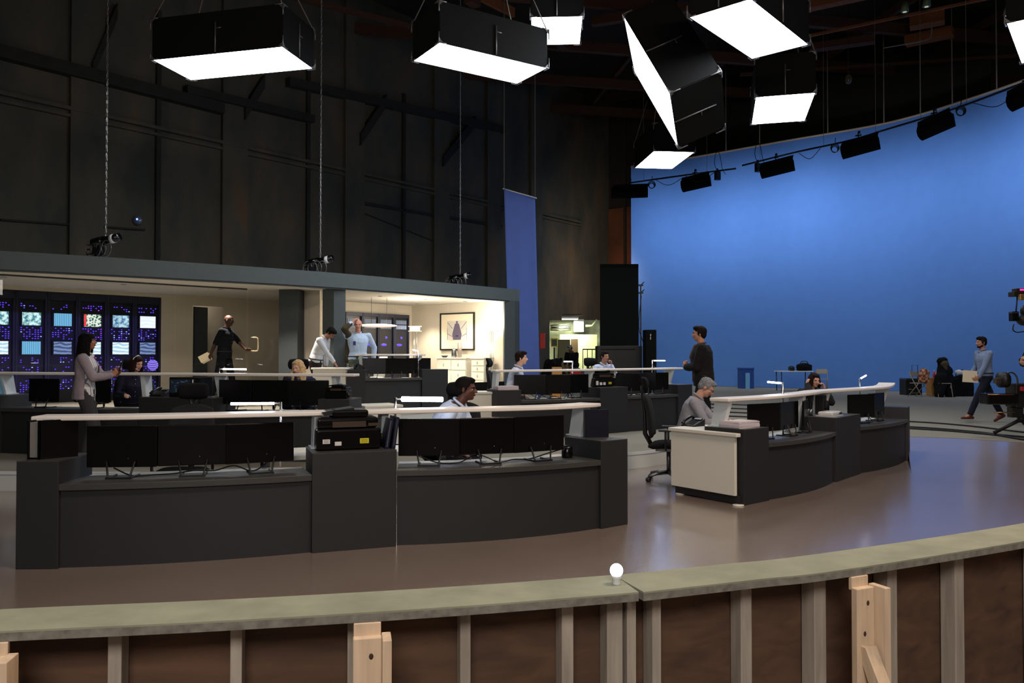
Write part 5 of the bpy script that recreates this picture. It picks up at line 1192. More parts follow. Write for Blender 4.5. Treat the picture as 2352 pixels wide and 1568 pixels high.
# ---- cabinets at the right wall
def credenza(x0, x1, cols, rows, label):
    a, b = on_right_wall(x0, .5), on_right_wall(x1, .5); c = (a + b) / 2 - WRN * .22; w = (b - a).length / 2; t = thing('office_cabinet', label, 'cabinet', (c.x, c.y, T3), rzw, 'office cabinets'); H_ = .92
    MB().bz(-w, w, -.2, .22, .0, H_).build('body', 'white_lam', t, bevel=.004); MB().bz(-w - .02, w + .02, -.24, .22, H_, H_ + .03).build('top', 'white_lam', t, bevel=.004)
    for i in range(cols):
        for z0, z1, nm in rows:
            x0_ = -w + 2 * w * i / cols + .01; x1_ = -w + 2 * w * (i + 1) / cols - .01
            f = MB().bz(x0_, x1_, -.222, -.201, z0, z1).build(nm, 'white_lam', t, bevel=.003); xm = (x0_ + x1_) / 2; zm = (z0 + z1) / 2 if nm == 'drawer' else z1 - .12
            MB().tube([(xm, -.225, zm - .03), (xm, -.24, zm - .03), (xm, -.24, zm + .03), (xm, -.225, zm + .03)], .006, 6).build('handle', 'steel', f)
    return t, c, w
cr1, c1, w1 = credenza(1003, 1070, 2, ((.08, .6, 'door'), (.62, .88, 'drawer')), 'cream credenza with two drawers over doors, under the framed picture')
cr2, c2, w2 = credenza(1082, 1112, 1, ((.06, .34, 'drawer'), (.36, .56, 'drawer'), (.58, .72, 'drawer'), (.74, .88, 'drawer')), 'narrow cream drawer cabinet right of the credenza')
def small(name, label, cat, loc, prof, m, h=None, n=20):
    t = thing(name, label, cat, loc); MB().lathe(prof, n=n).build('body', m, t); 
    if h: h(t)
    return t
q = c1 + WRD * (-.08) - WRN * .0; small('coffee_pot', 'silver coffee pot on the cream credenza', 'pot', (q.x, q.y, T3 + .95), [(.001, 0), (.07, 0), (.075, .05), (.06, .2), (.05, .24), (.001, .26)], 'steel', lambda t: MB().tube([(.07, 0, .2), (.13, 0, .18), (.12, 0, .06), (.07, 0, .05)], .01, 6).build('handle', 'black', t))
q = c1 + WRD * .12; small('tall_vase', 'tall grey cylinder vase on the cream credenza', 'vase', (q.x, q.y, T3 + .95), [(.001, 0), (.06, 0), (.06, .4), (.052, .4), (.05, .02), (.001, .02)], mat('grey_ceramic', (120, 110, 104), .4))
q = c1 + WRD * (-.42); small('stone_bowl', 'dark shallow bowl on the left of the cream credenza', 'bowl', (q.x, q.y, T3 + .95), [(.001, 0), (.05, 0), (.1, .05), (.094, .055), (.04, .012), (.001, .012)], 'black')
# white shell chair in the right office
p = WY(862, 812, 19.2); t = thing('shell_chair', 'white curved shell chair just right of the bald man', 'chair', (p.x, p.y, T3), 2.4)
mb = MB(); rs = []
for j in range(9):
    v = j / 8; z = .48 + .5 * v; yb = -.2 - .1 * v; wd = .22 - .07 * v * v; rs.append([V((wd * u, yb + .09 * u * u * (1 - .5 * v), z)) for u in [k / 6 - 1 for k in range(13)]])
mb.add([p_ for r in rs for p_ in r], [(j * 13 + k, j * 13 + k + 1, (j + 1) * 13 + k + 1, (j + 1) * 13 + k) for j in range(8) for k in range(12)], True); o = mb.build('shell_back', 'white', t); o.modifiers.new('s', 'SOLIDIFY').thickness = .015
mb = MB(); mb.ell((0, -.02, .47), (.22, .22, .03), 20, 8); mb.build('seat', 'white', t); MB().cyl((0, 0, .02), (0, 0, .45), .025).build('pedestal', 'chrome', t); MB().lathe([(.001, 0), (.22, 0), (.2, .015), (.001, .03)], n=24).build('base', 'chrome', t)
# striped globe emblem applied to the glass
g = WY(352, 838, 15.6); t = thing('globe_emblem', 'small round striped globe emblem in violet on the office glass', 'emblem', tuple(V((g.x, g.y - .02, g.z))), math.atan2(3.13, 3.28)); mb = MB(); R_ = .105
for k, (z0, z1) in enumerate(((-.95, -.72), (-.6, -.38), (-.25, .0), (.12, .38), (.5, .72), (.82, .95))):
    n = 12; xa = [math.sqrt(max(0, 1 - z0 * z0)), math.sqrt(max(0, 1 - z1 * z1))]; bow = .12
    vs = [(R_ * xa[0] * (u / n * 2 - 1), 0, R_ * (z0 - bow * (1 - (u / n * 2 - 1) ** 2) * .8)) for u in range(n + 1)] + [(R_ * xa[1] * (u / n * 2 - 1), 0, R_ * (z1 - bow * (1 - (u / n * 2 - 1) ** 2))) for u in range(n + 1)]
    mb.add(vs, [(u, u + 1, n + 2 + u, n + 1 + u) for u in range(n)])
mb.build('globe_bands', mat('emblem_violet', (110, 100, 235), .4, emit=(110, 90, 240), es=.7), t)

# ================================================================== CHAIN HOISTS AND WALL LAMP
def hoist(x, y, Y, sc, label):
    p = WY(x, y, Y); t = thing('chain_hoist', label, 'hoist', tuple(p), -.3, 'chain hoists')
    mb = MB(); mb.cyl((-.05, 0, 0), (.32, 0, .06), .085 * sc, 18); mb.cyl((-.3, 0, -.04), (-.05, 0, 0), .1 * sc, 18); mb.build('motor', 'blackgloss', t)
    MB().cyl((.14, 0, .03), (.22, 0, .042), .088 * sc, 18).build('white_label_band', 'white', t)
    mb = MB(); n = int((15.1 - p.z) / .09)
    for k in range(n):
        z = .08 + k * .09; c = V((0, 0, z)); a = (1, 0) if k % 2 else (0, 1)
        mb.tube([c + V((a[0] * .016 * math.cos(u), a[1] * .016 * math.cos(u), .052 * math.sin(u))) for u in [2 * PI * q / 8 for q in range(9)]], .0075, 4, False)
    mb.build('chain', mat('chain_steel', (150, 150, 150), .35, .8), t)
    mb = MB(); rnd = random.Random(x); mb.ell((-.18, 0, -.2), (.13, .1, .17), 14, 10); mb.build('chain_bag', 'blackfab', t)
    mb = MB()
    for k in range(4):
        cx = -.3 + k * .13; mb.tube([(cx + .12 * math.cos(u), -.08, -.16 + .16 * math.sin(u)) for u in [2 * PI * q / 14 for q in range(15)]], .01, 5, False)
    for k in range(4): mb.box((-.38 + .02 * k, -.06, -.08 - .09 * k), (.07, .04, .03))
    mb.build('cable_loops', 'steel', t)
hoist(243, 553, 15.8, 1.0, 'black chain hoist over the left office, nearest of three'); hoist(736, 600, 18.8, .95, 'black chain hoist over the middle column, second of three'); hoist(1057, 637, 22.5, .95, 'dim black chain hoist over the right office, farthest of three')
tt, zz = on_wall(315, 506, .1); p = wl(tt, .12, zz); t = thing('wall_lamp', 'small round lens with a blue glint on the dark stage wall', 'lamp', tuple(p)); MB().ell((0, 0, 0), (.14, .08, .14), 20, 12).build('lens', mat('lens_glass', (90, 100, 130), .1, coat=1), t); MB().ell((.03, -.09, .02), (.03, .02, .03), 10, 6).build('glint_bulb', mat('blue_glint', (90, 120, 255), .3, emit=(120, 150, 255), es=3), t)

# ================================================================== THINGS ON THE DESKS
def at(Ln, u, off, z): p, tn, nb = Ln.pt(u, off); return (p.x, p.y, z), math.atan2(tn.y, tn.x)
M['lcd'] = mat('pale_label', (220, 216, 214), .6); M['blacknavy'] = mat('very_dark_blue_cover', (16, 19, 34), .4)
def printer(l, rz, label, scale=1, stickers=True, zs=1.22):
    t = thing('printer', label, 'printer', l, rz, None); k = scale; t.scale = (1, 1, zs)
    MB().bz(-.27 * k, .27 * k, -.2 * k, .2 * k, .006, .15 * k).build('lower_body', 'blackgloss', t, bevel=.018 * k, seg=3)
    MB().bz(-.26 * k, .25 * k, -.19 * k, .2 * k, .152 * k, .225 * k).build('scanner', 'blackgloss', t, bevel=.02 * k, seg=3)
    MB().bz(-.13 * k, .17 * k, -.16 * k, .14 * k, .226 * k, .275 * k).build('document_feeder', 'blackgloss', t, bevel=.015 * k)
    mb = MB(); mb.hexa([V((-.2 * k, -.12 * k, .24 * k)), V((.06 * k, -.12 * k, .262 * k)), V((.06 * k, .1 * k, .262 * k)), V((-.2 * k, .1 * k, .24 * k))], [V((-.22 * k, -.12 * k, .262 * k)), V((.05 * k, -.12 * k, .29 * k)), V((.05 * k, .1 * k, .29 * k)), V((-.22 * k, .1 * k, .262 * k))]); mb.build('paper_tray', 'black', t)
    mb = MB(); mb.bz(-.14 * k, .14 * k, -.205 * k, -.2 * k, .16 * k, .2 * k); mb.bz(.16 * k, .25 * k, -.205 * k, -.2 * k, .165 * k, .185 * k); mb.build('bronze_panel', mat('bronze_trim', (64, 50, 40), .4), t)
    MB().tube([(.27 * k, -.1 * k, .02), (.3 * k, -.13 * k, .05 * k), (.28 * k, -.16 * k, .1 * k)], .012, 6).build('power_plug', 'black', t)
    if stickers:
        mb = MB(); mb.mt(0).bz(-.22 * k, -.16 * k, -.2045 * k, -.2 * k, .05 * k, .08 * k); mb.bz(-.12 * k, -.065 * k, -.2045 * k, -.2 * k, .035 * k, .062 * k); mb.mt(1).bz(.09 * k, .165 * k, -.2045 * k, -.2 * k, .045 * k, .08 * k)
        for q in range(3): mb.mt(2).bz(-.212 * k + .001, -.17 * k, -.2052 * k, -.2046 * k, (.056 + .008 * q) * k, (.058 + .008 * q) * k); mb.bz(.1 * k, .155 * k, -.2052 * k, -.2046 * k, (.052 + .009 * q) * k, (.054 + .009 * q) * k)
        mb.build('stickers', ['lcd', 'yellow', 'black'], t)
    return t
l, r = at(LA, 2.45, .3, HB + .006); printer(l, r, 'large glossy black printer with white and yellow stickers on the nearest desk')
l, r = at(LD, 2.45, .35, T1 + HB + .006); t = printer(l, r - .15, 'black printer with a row of stickers on the desk in front of the black flat', .9)
mb = MB()
for q in range(3): mb.bz(-.2 + q * .08, -.15 + q * .08, -.19, -.183, .03, .09 if q == 0 else .07)
mb.build('extra_stickers', 'lcd', t)
def charger(l, rz, label):
    t = thing('charger_dock', label, 'charger', l, rz); MB().bz(-.045, .045, -.05, .05, 0, .05).build('dock', 'black', t, bevel=.008); MB().box((0, 0, .08), (.06, .035, .09), rotm(0, -.2)).build('handset', 'blackgloss', t, bevel=.006); MB().tube(spline([(.04, 0, .02), (.08, -.02, .06), (.1, -.02, .02), (.1, 0, .003)], 4), .004, 5).build('cord', 'rubber', t)
l, r = at(LA, 2.8, .36, HB + .006); charger(l, r, 'small black charging dock right of the large printer')
def binder(l, rz, w, m, label, group=None, tilt=0, spine='black', h=.3, d=.27):
    t = thing('ring_binder', label, 'binder', l, rz, group); R = rotm(0, 0, tilt)
    def bx(c, s): return (R @ V(c), s, R)
    mb = MB(); mb.box(*bx((-w / 2, 0, h / 2), (.012, d, h))); mb.box(*bx((w / 2, 0, h / 2), (.012, d, h))); mb.box(*bx((0, d / 2, h / 2), (w, .005, h))); mb.build('cover', m, t)
    mb = MB(); mb.box(*bx((0, -.005, h / 2), (w * .8, d - .03, h - .03))); mb.build('pages', 'pagedge', t)
    return t
l, r = at(LA, .3, .22, HB + .006); binder(l, r - .15, .085, 'blackgloss', 'thick black ring binder with pale pages at the left end of the nearest desk')
l, r = at(LA, .66, .2, HB + .006); binder(l, r - .75, .035, 'blackgloss', 'thinner black binder standing right of the thick one on the nearest desk')
l, r = at(LA, 2.9, .22, HB + .006); binder(l, r, .02, 'navy', 'dark blue binder leaning beside the post, left one of two', 'blue binders by the bright lamp', .16, h=.26); l, r = at(LA, 2.97, .22, HB + .006); binder((l[0] + .01, l[1], l[2]), r, .018, 'navy', 'dark blue binder leaning beside the post, right one of two', 'blue binders by the bright lamp', .14, h=.27)
l, r = at(LA, 4.62, .3, HB + .006); binder(l, r + 1.2, .05, 'blacknavy', 'dark blue binder standing at the right end of the nearest desk', h=.27, d=.24)
l, r = at(LB, .32, .3, T1 + HB + .006); t = thing('blue_folder_box', 'pale blue folder box standing at the left end of the left rear desk', 'box', l, r); MB().bz(-.09, .06, -.1, .1, 0, .27).build('box', mat('pale_blue_card', (110, 160, 190), .6), t, bevel=.006); MB().bz(-.085, .055, -.095, .095, .27, .275).build('lid', 'white', t)
l, r = at(LB, .55, .12, T1 + HB + .006); small('pen_cup', 'dark blue pen cup on the left block of the left rear desk', 'cup', l, [(.001, 0), (.038, 0), (.045, .09), (.04, .09), (.034, .005), (.001, .005)], 'navy')
def stack(l, rz, w, d, h, label, m='paper'):
    t = thing('paper_stack', label, 'paper', l, rz, None); mb = MB(); rnd = random.Random(int(w * 1000)); n = 7
    for k in range(n): mb.box((rnd.uniform(-.004, .004), rnd.uniform(-.004, .004), h * (k + .5) / n), (w, d, h / n - .0006), rotm(rnd.uniform(-.02, .02)))
    mb.build('sheets', m, t); MB().box((.02, 0, h + .002), (w * .9, d * .9, .002), rotm(.12)).build('top_sheet', mat('top_paper', (232, 222, 222), .8), t)
l, r = at(LD, .5, .17, T1 + HB + .006); stack(l, r, .36, .26, .06, 'ream of white paper at the left end of the desk before the blue banner')
l, r = at(LE, .45, .2, HB + .006); stack(l, r - .05, .36, .26, .07, 'thick stack of pale pink-edged paper at the near end of the right-hand desk')
def phone(l, rz, label):
    t = thing('desk_phone', label, 'telephone', l, rz, 'desk phones'); mb = MB(); mb.hexa([V((-.1, -.1, 0)), V((.1, -.1, 0)), V((.1, .1, 0)), V((-.1, .1, 0))], [V((-.1, -.1, .02)), V((.1, -.1, .02)), V((.1, .1, .09)), V((-.1, .1, .09))]); mb.build('base', 'black', t, bevel=.006)
    mb = MB(); mb.tube(spline([(-.075, -.09, .05), (-.075, -.05, .075), (-.075, .05, .11), (-.075, .1, .11)], 4), .017, 8); mb.ell((-.075, -.09, .045), (.026, .026, .018), 10, 8); mb.ell((-.075, .1, .105), (.026, .026, .018), 10, 8); mb.build('handset', 'blackgloss', t)
    mb = MB()
    for i in range(3):
        for j in range(4): mb.box((.0 + i * .028, -.07 + j * .027, .035 + j * .0095), (.018, .016, .008))
    mb.build('keypad', mat('key_grey', (60, 60, 64), .5), t); MB().box((.03, .06, .085), (.1, .04, .01), rotm(0, .34)).build('display', 'steel', t)
phone((2.16, 9.52, .77), -.9, 'black desk phone on the pale cabinet in front of the grey-haired man')
l, r = at(LB, 2.1, .28, T1 + HB + .006); phone(l, r, 'black desk phone left of the computer tower on the left rear desk')
l, r = at(LB, 4.5, .2, T1 + HB + .006); t = printer(l, r, 'small black document scanner on the right block of the left rear desk', .55, False)
l, r = at(LC, .5, .3, T2 + HB + .006); phone(l, r, 'black desk phone on the back desk in front of the bald man')
l, r = at(LB, 2.55, .25, T1 + HB + .006); t = thing('computer_tower', 'computer tower with exposed blue back panel on the left rear desk', 'computer', l, r)
MB().bz(-.24, .2, -.14, .2, 0, .27).build('case', 'blackgloss', t, bevel=.005); mb = MB(); mb.mt(0).bz(-.22, .1, -.148, -.141, .06, .24); rnd = random.Random(3); mb.mt(1)
for k in range(26): x = rnd.uniform(-.21, .06); z = rnd.uniform(.07, .22); mb.bz(x, x + rnd.uniform(.008, .04), -.151, -.1485, z, z + rnd.uniform(.004, .014))
mb.build('port_panel', [mat('port_blue', (40, 62, 84), .4, .3), mat('port_metal', (150, 175, 190), .35, .6)], t); mb = MB(); mb.bz(.13, .145, -.15, -.141, .05, .12); mb.bz(.13, .145, -.15, -.141, .15, .24); mb.build('slot_covers', 'white', t)
l, r = at(LE, 2.35, .2, HB + .006); t = thing('router', 'white rounded router box on the centre block of the right-hand desk', 'router', l, r); MB().bz(-.16, .16, -.1, .1, .008, .06).build('case', 'white', t, bevel=.022, seg=4); mb = MB()
for k in range(3): mb.cyl((.08 + k * .028, -.101, .034), (.08 + k * .028, -.112, .034), .012, 12)
mb.build('ports', 'black', t); MB().bz(-.18, .18, -.12, .12, 0, .008).build('tray', 'white', t)
l, r = at(LE, 2.15, .38, HB + .006); t = small('brush_pot', 'clear pot of dark pens beside the white router', 'pen pot', l, [(.001, 0), (.03, 0), (.032, .09), (.028, .09), (.027, .004), (.001, .004)], 'steel'); mb = MB()
for k in range(6): a = k * 1.05; mb.tube([(.01 * math.cos(a), .01 * math.sin(a), .01), (.035 * math.cos(a), .035 * math.sin(a), .17 + .01 * (k % 3))], .004, 5)
mb.build('pens', 'black', t)
l, r = at(LE, 2.72, .42, HB + .006); t = thing('desk_speaker', 'dark upright speaker box behind the router on the right-hand desk', 'speaker', l, r); MB().bz(-.11, .11, -.06, .06, 0, .25).build('box', 'black', t, bevel=.006); MB().lathe([(.001, 0), (.07, 0), (.07, .006), (.001, .006)], (0, -.062, .11), 20, rotm(0, PI / 2)).build('driver', 'mesh_fab', t)
p0 = WY(1664, 962, 9.55); t = thing('gooseneck_microphone', 'thin gooseneck microphone rising beside the grey-haired man\'s hands', 'microphone', (p0.x, p0.y, .78)); MB().lathe([(.001, 0), (.04, 0), (.035, .02), (.001, .024)], n=16).build('base', 'black', t)
MB().tube(spline([(0, 0, .02), (-.03, 0, .12), (-.07, 0, .21), (-.12, 0, .25)], 5), .005, 6).build('gooseneck', 'steel', t); MB().ell((-.135, 0, .252), (.022, .012, .012), 10, 8).build('capsule', 'black', t)
# white table between the two near stations
t = thing('side_table', 'white worktop glimpsed behind the large printer on the nearest desk', 'table', (-1.5, 7.55, 0), .36); MB().bz(-.85, .85, -.32, .32, .69, .73).build('top', 'white_lam', t, bevel=.006)
for sx in (-1, 1):
    for sy in (-1, 1): MB().bz(sx * .8 - .025, sx * .8 + .025, sy * .27 - .025, sy * .27 + .025, 0, .69).build('leg', 'steel', t)
# loose cables under the monitors
def cable(pts, r, label, m='rubber', name='cable', group=None):
    o = MB().tube(spline(pts, 6), r, 6).build(name, m); tagit(o, label, 'cable', group); return o
for i, (Ln, u0, u1, z, lb) in enumerate(((LA, 1.15, 1.85, HC, 'tangled black cables under the left monitors of the nearest desk'), (LA, 3.1, 3.9, HC, 'tangled black cables under the right monitors of the nearest desk'), (LD, 1.2, 1.8, T1 + HC, 'black cables under the left monitors of the desk before the banner'), (LD, 3.1, 3.8, T1 + HC, 'black cables under the right monitors of the desk before the banner'), (LE, 3.3, 3.9, HC, 'black cables at the far station of the right-hand desk'))):
    rnd = random.Random(i); pts = []
    for k in range(9): p, tn, nb = Ln.pt(u0 + (u1 - u0) * k / 8, .3 + rnd.uniform(-.06, .08)); pts.append((p.x, p.y, z + .012 + max(0, rnd.uniform(-.08, .1))))
    cable(pts, .006, lb)
l, r = at(LA, 3.92, .32, HC); small('cable_adapter', 'round black adapter by the right end block of the nearest desk', 'adapter', l, [(.001, 0), (.05, 0), (.055, .03), (.05, .1), (.03, .12), (.001, .12)], 'blackgloss')
# cables across the carpet
for i, pts in enumerate(([(2080, 967), (2150, 971), (2240, 979), (2352, 992), (2480, 1004)], [(2080, 979), (2160, 984), (2240, 991), (2300, 998), (2352, 1003), (2480, 1016)], [(2085, 983), (2180, 989), (2290, 999), (2352, 1009), (2470, 1020)])):
    cable([tuple(WZ(x, y, T1 + .018)) for x, y in pts], .016, ['upper black cable running across the carpet past the striding man', 'middle black cable across the carpet right of the right-hand desk', 'lowest black cable across the carpet, close beside the middle one'][i], group='floor cables')
for i in range(5): cable([tuple(WZ(x, y, T1 + .018)) for x, y in ((1560, 926 + 9 * i), (1640, 927 + 9 * i), (1720, 930 + 9 * i), (1830, 934 + 9 * i))], .016, 'black cable crossing the carpet behind the grey-haired man, %s from the back' % ['first', 'second', 'third', 'fourth', 'fifth'][i], group='cables behind the right-hand desk')
# ================================================================== THINGS AROUND THE BLUE SCREEN
def box_thing(name, label, cat, x0, x1, y0, y1, Y, m, d=.4, rz=0, zb=T1, part='case', bevel=.01):
    a, b = WY(x0, y0, Y), WY(x1, y1, Y); w = b.x - a.x; z1 = a.z
    z0 = zb if zb is not None else b.z
    t = thing(name, label, cat, ((a.x + b.x) / 2, Y + d / 2, z0), rz); MB().bz(-w / 2, w / 2, -d / 2, d / 2, 0, z1 - z0).build(part, m, t, bevel=bevel); return t, w, z1 - z0
t, w, h = box_thing('recycling_bin', 'blue recycling bin standing against the blue screen', 'bin', 1701, 1732, 847, 884, 33.0, mat('bin_blue', (26, 66, 140), .5), .45)
MB().bz(-w / 2 - .02, w / 2 + .02, -.25, .25, h, h + .05).build('rim', mat('bin_rim', (40, 90, 170), .4), t); MB().bz(-.08, .1, -.24, -.226, .0, h * .8).build('paper_label', mat('bin_label', (110, 170, 215), .6), t)
# folding table
a = WY(1790, 850, 30.5); b = WY(1868, 850, 30.5); t = thing('folding_table', 'pale folding table against the blue screen, behind the woman holding her ears', 'table', ((a.x + b.x) / 2, 30.8, T1)); w = (b.x - a.x) / 2
MB().bz(-w, w, -.35, .35, .74, .78).build('table_top', 'white', t, bevel=.008)
for sx in (-1, 1):
    for sy in (-1, 1): MB().tube([(sx * (w - .1), sy * .3, 0), (sx * (w - .08), sy * .3, .74)], .018, 6).build('leg', 'navy', t)
def bag(x, y, Y, s, z, m, label, name='bag', cat='bag', handle=True, rz=0):
    p = WY(x, y, Y); t = thing(name, label, cat, (p.x, Y, z), rz); mb = MB(); mb.ell((0, 0, s[2] * .5), (s[0] / 2, s[1] / 2, s[2] * .52), 16, 10); mb.box((0, 0, s[2] * .42), (s[0] * .86, s[1] * .8, s[2] * .8)); remesh(mb, .025, 'bag_body', m, t, 4, .015, 8)
    if handle: MB().tube(spline([(-s[0] * .25, 0, s[2] * .9), (-s[0] * .15, 0, s[2] * 1.2), (s[0] * .15, 0, s[2] * 1.2), (s[0] * .25, 0, s[2] * .9)], 5), .015, 6).build('handle', 'black', t)
    return t
bag(1847, 835, 30.7, (.62, .35, .3), T1 + .78, 'blackfab', 'black camera bag on the folding table'); bag(1818, 840, 30.7, (.24, .22, .2), T1 + .78, 'black', 'small black pouch left of the camera bag on the folding table', handle=False)
def folding_chair(x, Y, rz, label):
    p = WY(x, 900, Y); t = thing('folding_chair', label, 'chair', (p.x, Y, T1), rz, 'beige folding chairs'); m = mat('folding_chair_beige', (150, 140, 122), .5)
    for sx in (-1, 1):
        MB().tube([(sx * .21, -.28, 0), (sx * .21, .0, .45), (sx * .2, .2, .8), (sx * .15, .21, .84)], .014, 6).build('leg', m, t); MB().tube([(sx * .19, .26, 0), (sx * .19, -.14, .46)], .013, 6).build('leg', m, t)
    MB().bz(-.19, .19, -.17, .2, .44, .465).build('seat', m, t, bevel=.008); MB().box((0, .18, .75), (.38, .02, .18), rotm(0, -.25)).build('backrest', m, t, bevel=.008); MB().tube([(-.19, .14, .12), (.19, .14, .12)], .01, 6).build('stretcher', m, t)
    return t
folding_chair(1888, 30.8, -.35, 'beige folding chair behind the woman holding her ears'); folding_chair(2110, 26.6, .5, 'beige folding chair carrying the plaid bag'); folding_chair(2168, 26.4, -.3, 'beige folding chair piled with dark coats')
t, w, h = box_thing('wheeled_case', 'black wheeled case with pale lid against the blue screen', 'case', 2080, 2118, 872, 904, 27.6, 'black', .45); MB().bz(-w / 2, w / 2, -.23, .23, h, h + .05).build('lid', 'steel', t, bevel=.008); MB().tube([(.1, .1, h), (.1, .1, h + .5), (.3, .1, h + .5), (.3, .1, h)], .013, 6).build('pull_handle', 'navy', t); MB().tube([(-.2, -.24, .2), (.0, -.26, .2)], .012, 6).build('side_handle', 'steel', t)
M['plaidbag'] = mat('plaid_bag_cloth', (140, 66, 40), .85); nt_ = M['plaidbag'].node_tree; ck = nt_.nodes.new('ShaderNodeTexChecker'); ck.inputs['Scale'].default_value = 11; ck.inputs['Color1'].default_value = (*lin((128, 58, 36)), 1); ck.inputs['Color2'].default_value = (*lin((196, 150, 112)), 1)
tc_ = nt_.nodes.new('ShaderNodeTexCoord'); nt_.links.new(tc_.outputs['Object'], ck.inputs['Vector']); nt_.links.new(ck.outputs['Color'], nt_.nodes['Principled BSDF'].inputs['Base Color'])
bag(2122, 868, 26.5, (.36, .22, .48), T1 + .47, 'plaidbag', 'rust and cream plaid bag on the beige folding chair', handle=False)
t, w, h = box_thing('wooden_stool', 'tan wooden box stool between the two laden folding chairs', 'stool', 2139, 2156, 869, 905, 26.9, mat('tan_ply', (176, 124, 66), .7), .35); MB().bz(-w / 2 - .02, w / 2 + .02, -.19, .19, h, h + .025).build('stool_top', mat('tan_ply_top', (190, 140, 84), .7), t)
p = WY(2151, 868, 26.9); small('drink_bottle', 'red drink bottle standing on the tan box stool', 'bottle', (p.x, 27.05, T1 + h + .025), [(.001, 0), (.04, 0), (.04, .14), (.018, .19), (.018, .22), (.001, .22)], mat('bottle_red', (190, 40, 50), .3), lambda t: MB().lathe([(.001, .22), (.02, .22), (.02, .245), (.001, .245)], n=12).build('cap', 'white', t))
def coats(x, Y, label):
    p = WY(x, 900, Y); t = thing('coat_pile', label, 'clothing', (p.x, Y, T1)); mb = MB(); mb.cap((0, .2, .45), (.02, .2, 1.1), .22, .16); mb.cap((-.1, .1, .4), (.12, .2, .85), .22, .2); mb.cap((-.2, .0, .1), (-.1, .1, .6), .16, .2); mb.cap((.22, .1, .05), (.16, .15, .6), .15, .18); mb.ell((0, .2, 1.18), (.19, .15, .14)); remesh(mb, .03, 'dark_coat', 'blackfab', t, 3, .04, 6)
    mb = MB(); mb.ell((.04, .1, 1.1), (.14, .12, .13)); mb.cap((.02, .08, 1.0), (.1, .08, .85), .08, .06); remesh(mb, .025, 'olive_scarf', mat('olive_cloth', (70, 60, 38), .9), t, 3, .02, 9)
coats(2172, 26.35, 'heap of dark coats hanging over a folding chair by the blue screen')
bag(2208, 880, 26.9, (.8, .4, .72), T1, 'blackfab', 'large soft black kit bag on the carpet beside the coats'); bag(2204, 868, 26.7, (.26, .2, .16), T1 + .74, 'lcd', 'small white crumpled bundle on the black kit bag', name='cloth_bundle', cat='bundle', handle=False)
M['flatblack'] = mat('flat_black_cloth', (16, 18, 18), .95, spec=.2)
# black flat and flight cases left of the screen
t, w, h = box_thing('black_flat', 'tall plain black scenery flat left of the blue screen', 'scenery flat', 1379, 1467, 606, 840, 25.5, 'flatblack', .12, bevel=.004); MB().bz(-w / 2, w / 2, -.075, -.06, h - .1, h - .02).build('top_batten', 'blackmatt', t)
t, w, h = box_thing('equipment_cart', 'wide low black equipment cart in front of the tall black flat', 'cart', 1372, 1475, 794, 880, 23.6, 'black', .6); MB().bz(-w / 2 + .1, w / 2 - .2, -.31, -.3, h - .12, h - .09).build('handle_rail', 'blackgloss', t)
t, w, h = box_thing('loudspeaker_case', 'narrow upright black case with metal fittings before the blue screen', 'case', 1482, 1507, 757, 860, 22.5, 'blackmatt', .35, rz=.1); mb = MB(); mb.bz(-.03, -.01, -.185, -.175, h - .18, h - .12); mb.bz(-.03, -.015, -.185, -.175, h - .28, h - .2); mb.build('label', 'lcd', t)
mb = MB()
for x0, x1, z0, z1 in ((.02, .13, .82, .84), (.02, .13, 1.06, 1.08), (.02, .04, .82, 1.08), (.11, .13, .82, 1.08)): mb.bz(x0 - .02, x1 - .02, -.19, -.175, z0, z1)
mb.build('recessed_handle', 'steel', t)
p = WY(1472, 780, 23); t = thing('cable_stand', 'thin black stand with clamps between the black flat and the screen', 'stand', (p.x, 23, T1)); z = WY(1472, 655, 23).z - T1
MB().tube([(0, 0, 0), (0, 0, z)], .018, 6).build('mast', 'rubber', t); mb = MB()
for zz in (z, z - .22): mb.box((.0, 0, zz), (.14, .05, .05)); mb.tube([(0, 0, zz), (.1, 0, zz + .1)], .015, 5)
mb.build('clamps', 'black', t); MB().tube(spline([(.02, 0, z - .3), (-.06, 0, z - 1.2), (.1, 0, z - 1.8), (.15, 0, .6)], 5), .012, 5).build('hanging_cable', 'rubber', t)
for k in range(3): a = k * 2.09; MB().tube([(0, 0, .3), (.3 * math.cos(a), .3 * math.sin(a), .02)], .014, 5).build('leg', 'rubber', t)

# ================================================================== LIT WORK CORNER AT THE BACK
YB = 34.0
M['pale_green'] = mat('pale_green_metal', (196, 200, 150), .5); M['fixw'] = mat('fluorescent_lit', (255, 255, 255), .5, emit=(240, 250, 225), es=9)
t, w, h = box_thing('partition', 'pale yellow-green partition in the lit corner behind the cap man', 'partition', 1286, 1372, 768, 870, YB, 'pale_green', .1); 
for k in range(2): MB().bz(-w * .0 + .3 + k * .7, .65 + k * .7, -.056, -.05, h - 1.25, h - 1.2).build('yellow_tape', 'yellow', t)
box_thing('wall_cabinet', 'bright white wall cabinet below the fluorescent light at the back', 'cabinet', 1318, 1341, 733, 762, YB, 'white', .3, zb=None)
box_thing('tall_locker', 'tall olive metal locker beside the lit partition', 'locker', 1283, 1310, 779, 870, YB - 1, mat('olive_metal', (92, 90, 56), .5), .5)
box_thing('cardboard_sheet', 'brown cardboard sheet leaning behind the man in the cap', 'cardboard', 1311, 1328, 778, 860, YB - .7, mat('cardboard', (150, 120, 84), .8), .05)
box_thing('concrete_partition', 'grimy pale wall panel lit by the fluorescent lamp in the corner', 'wall panel', 1262, 1378, 735, 870, YB + .6, mat('grimy_panel', (150, 152, 120), .9, noise_amt=.4, nscale=2), .1)
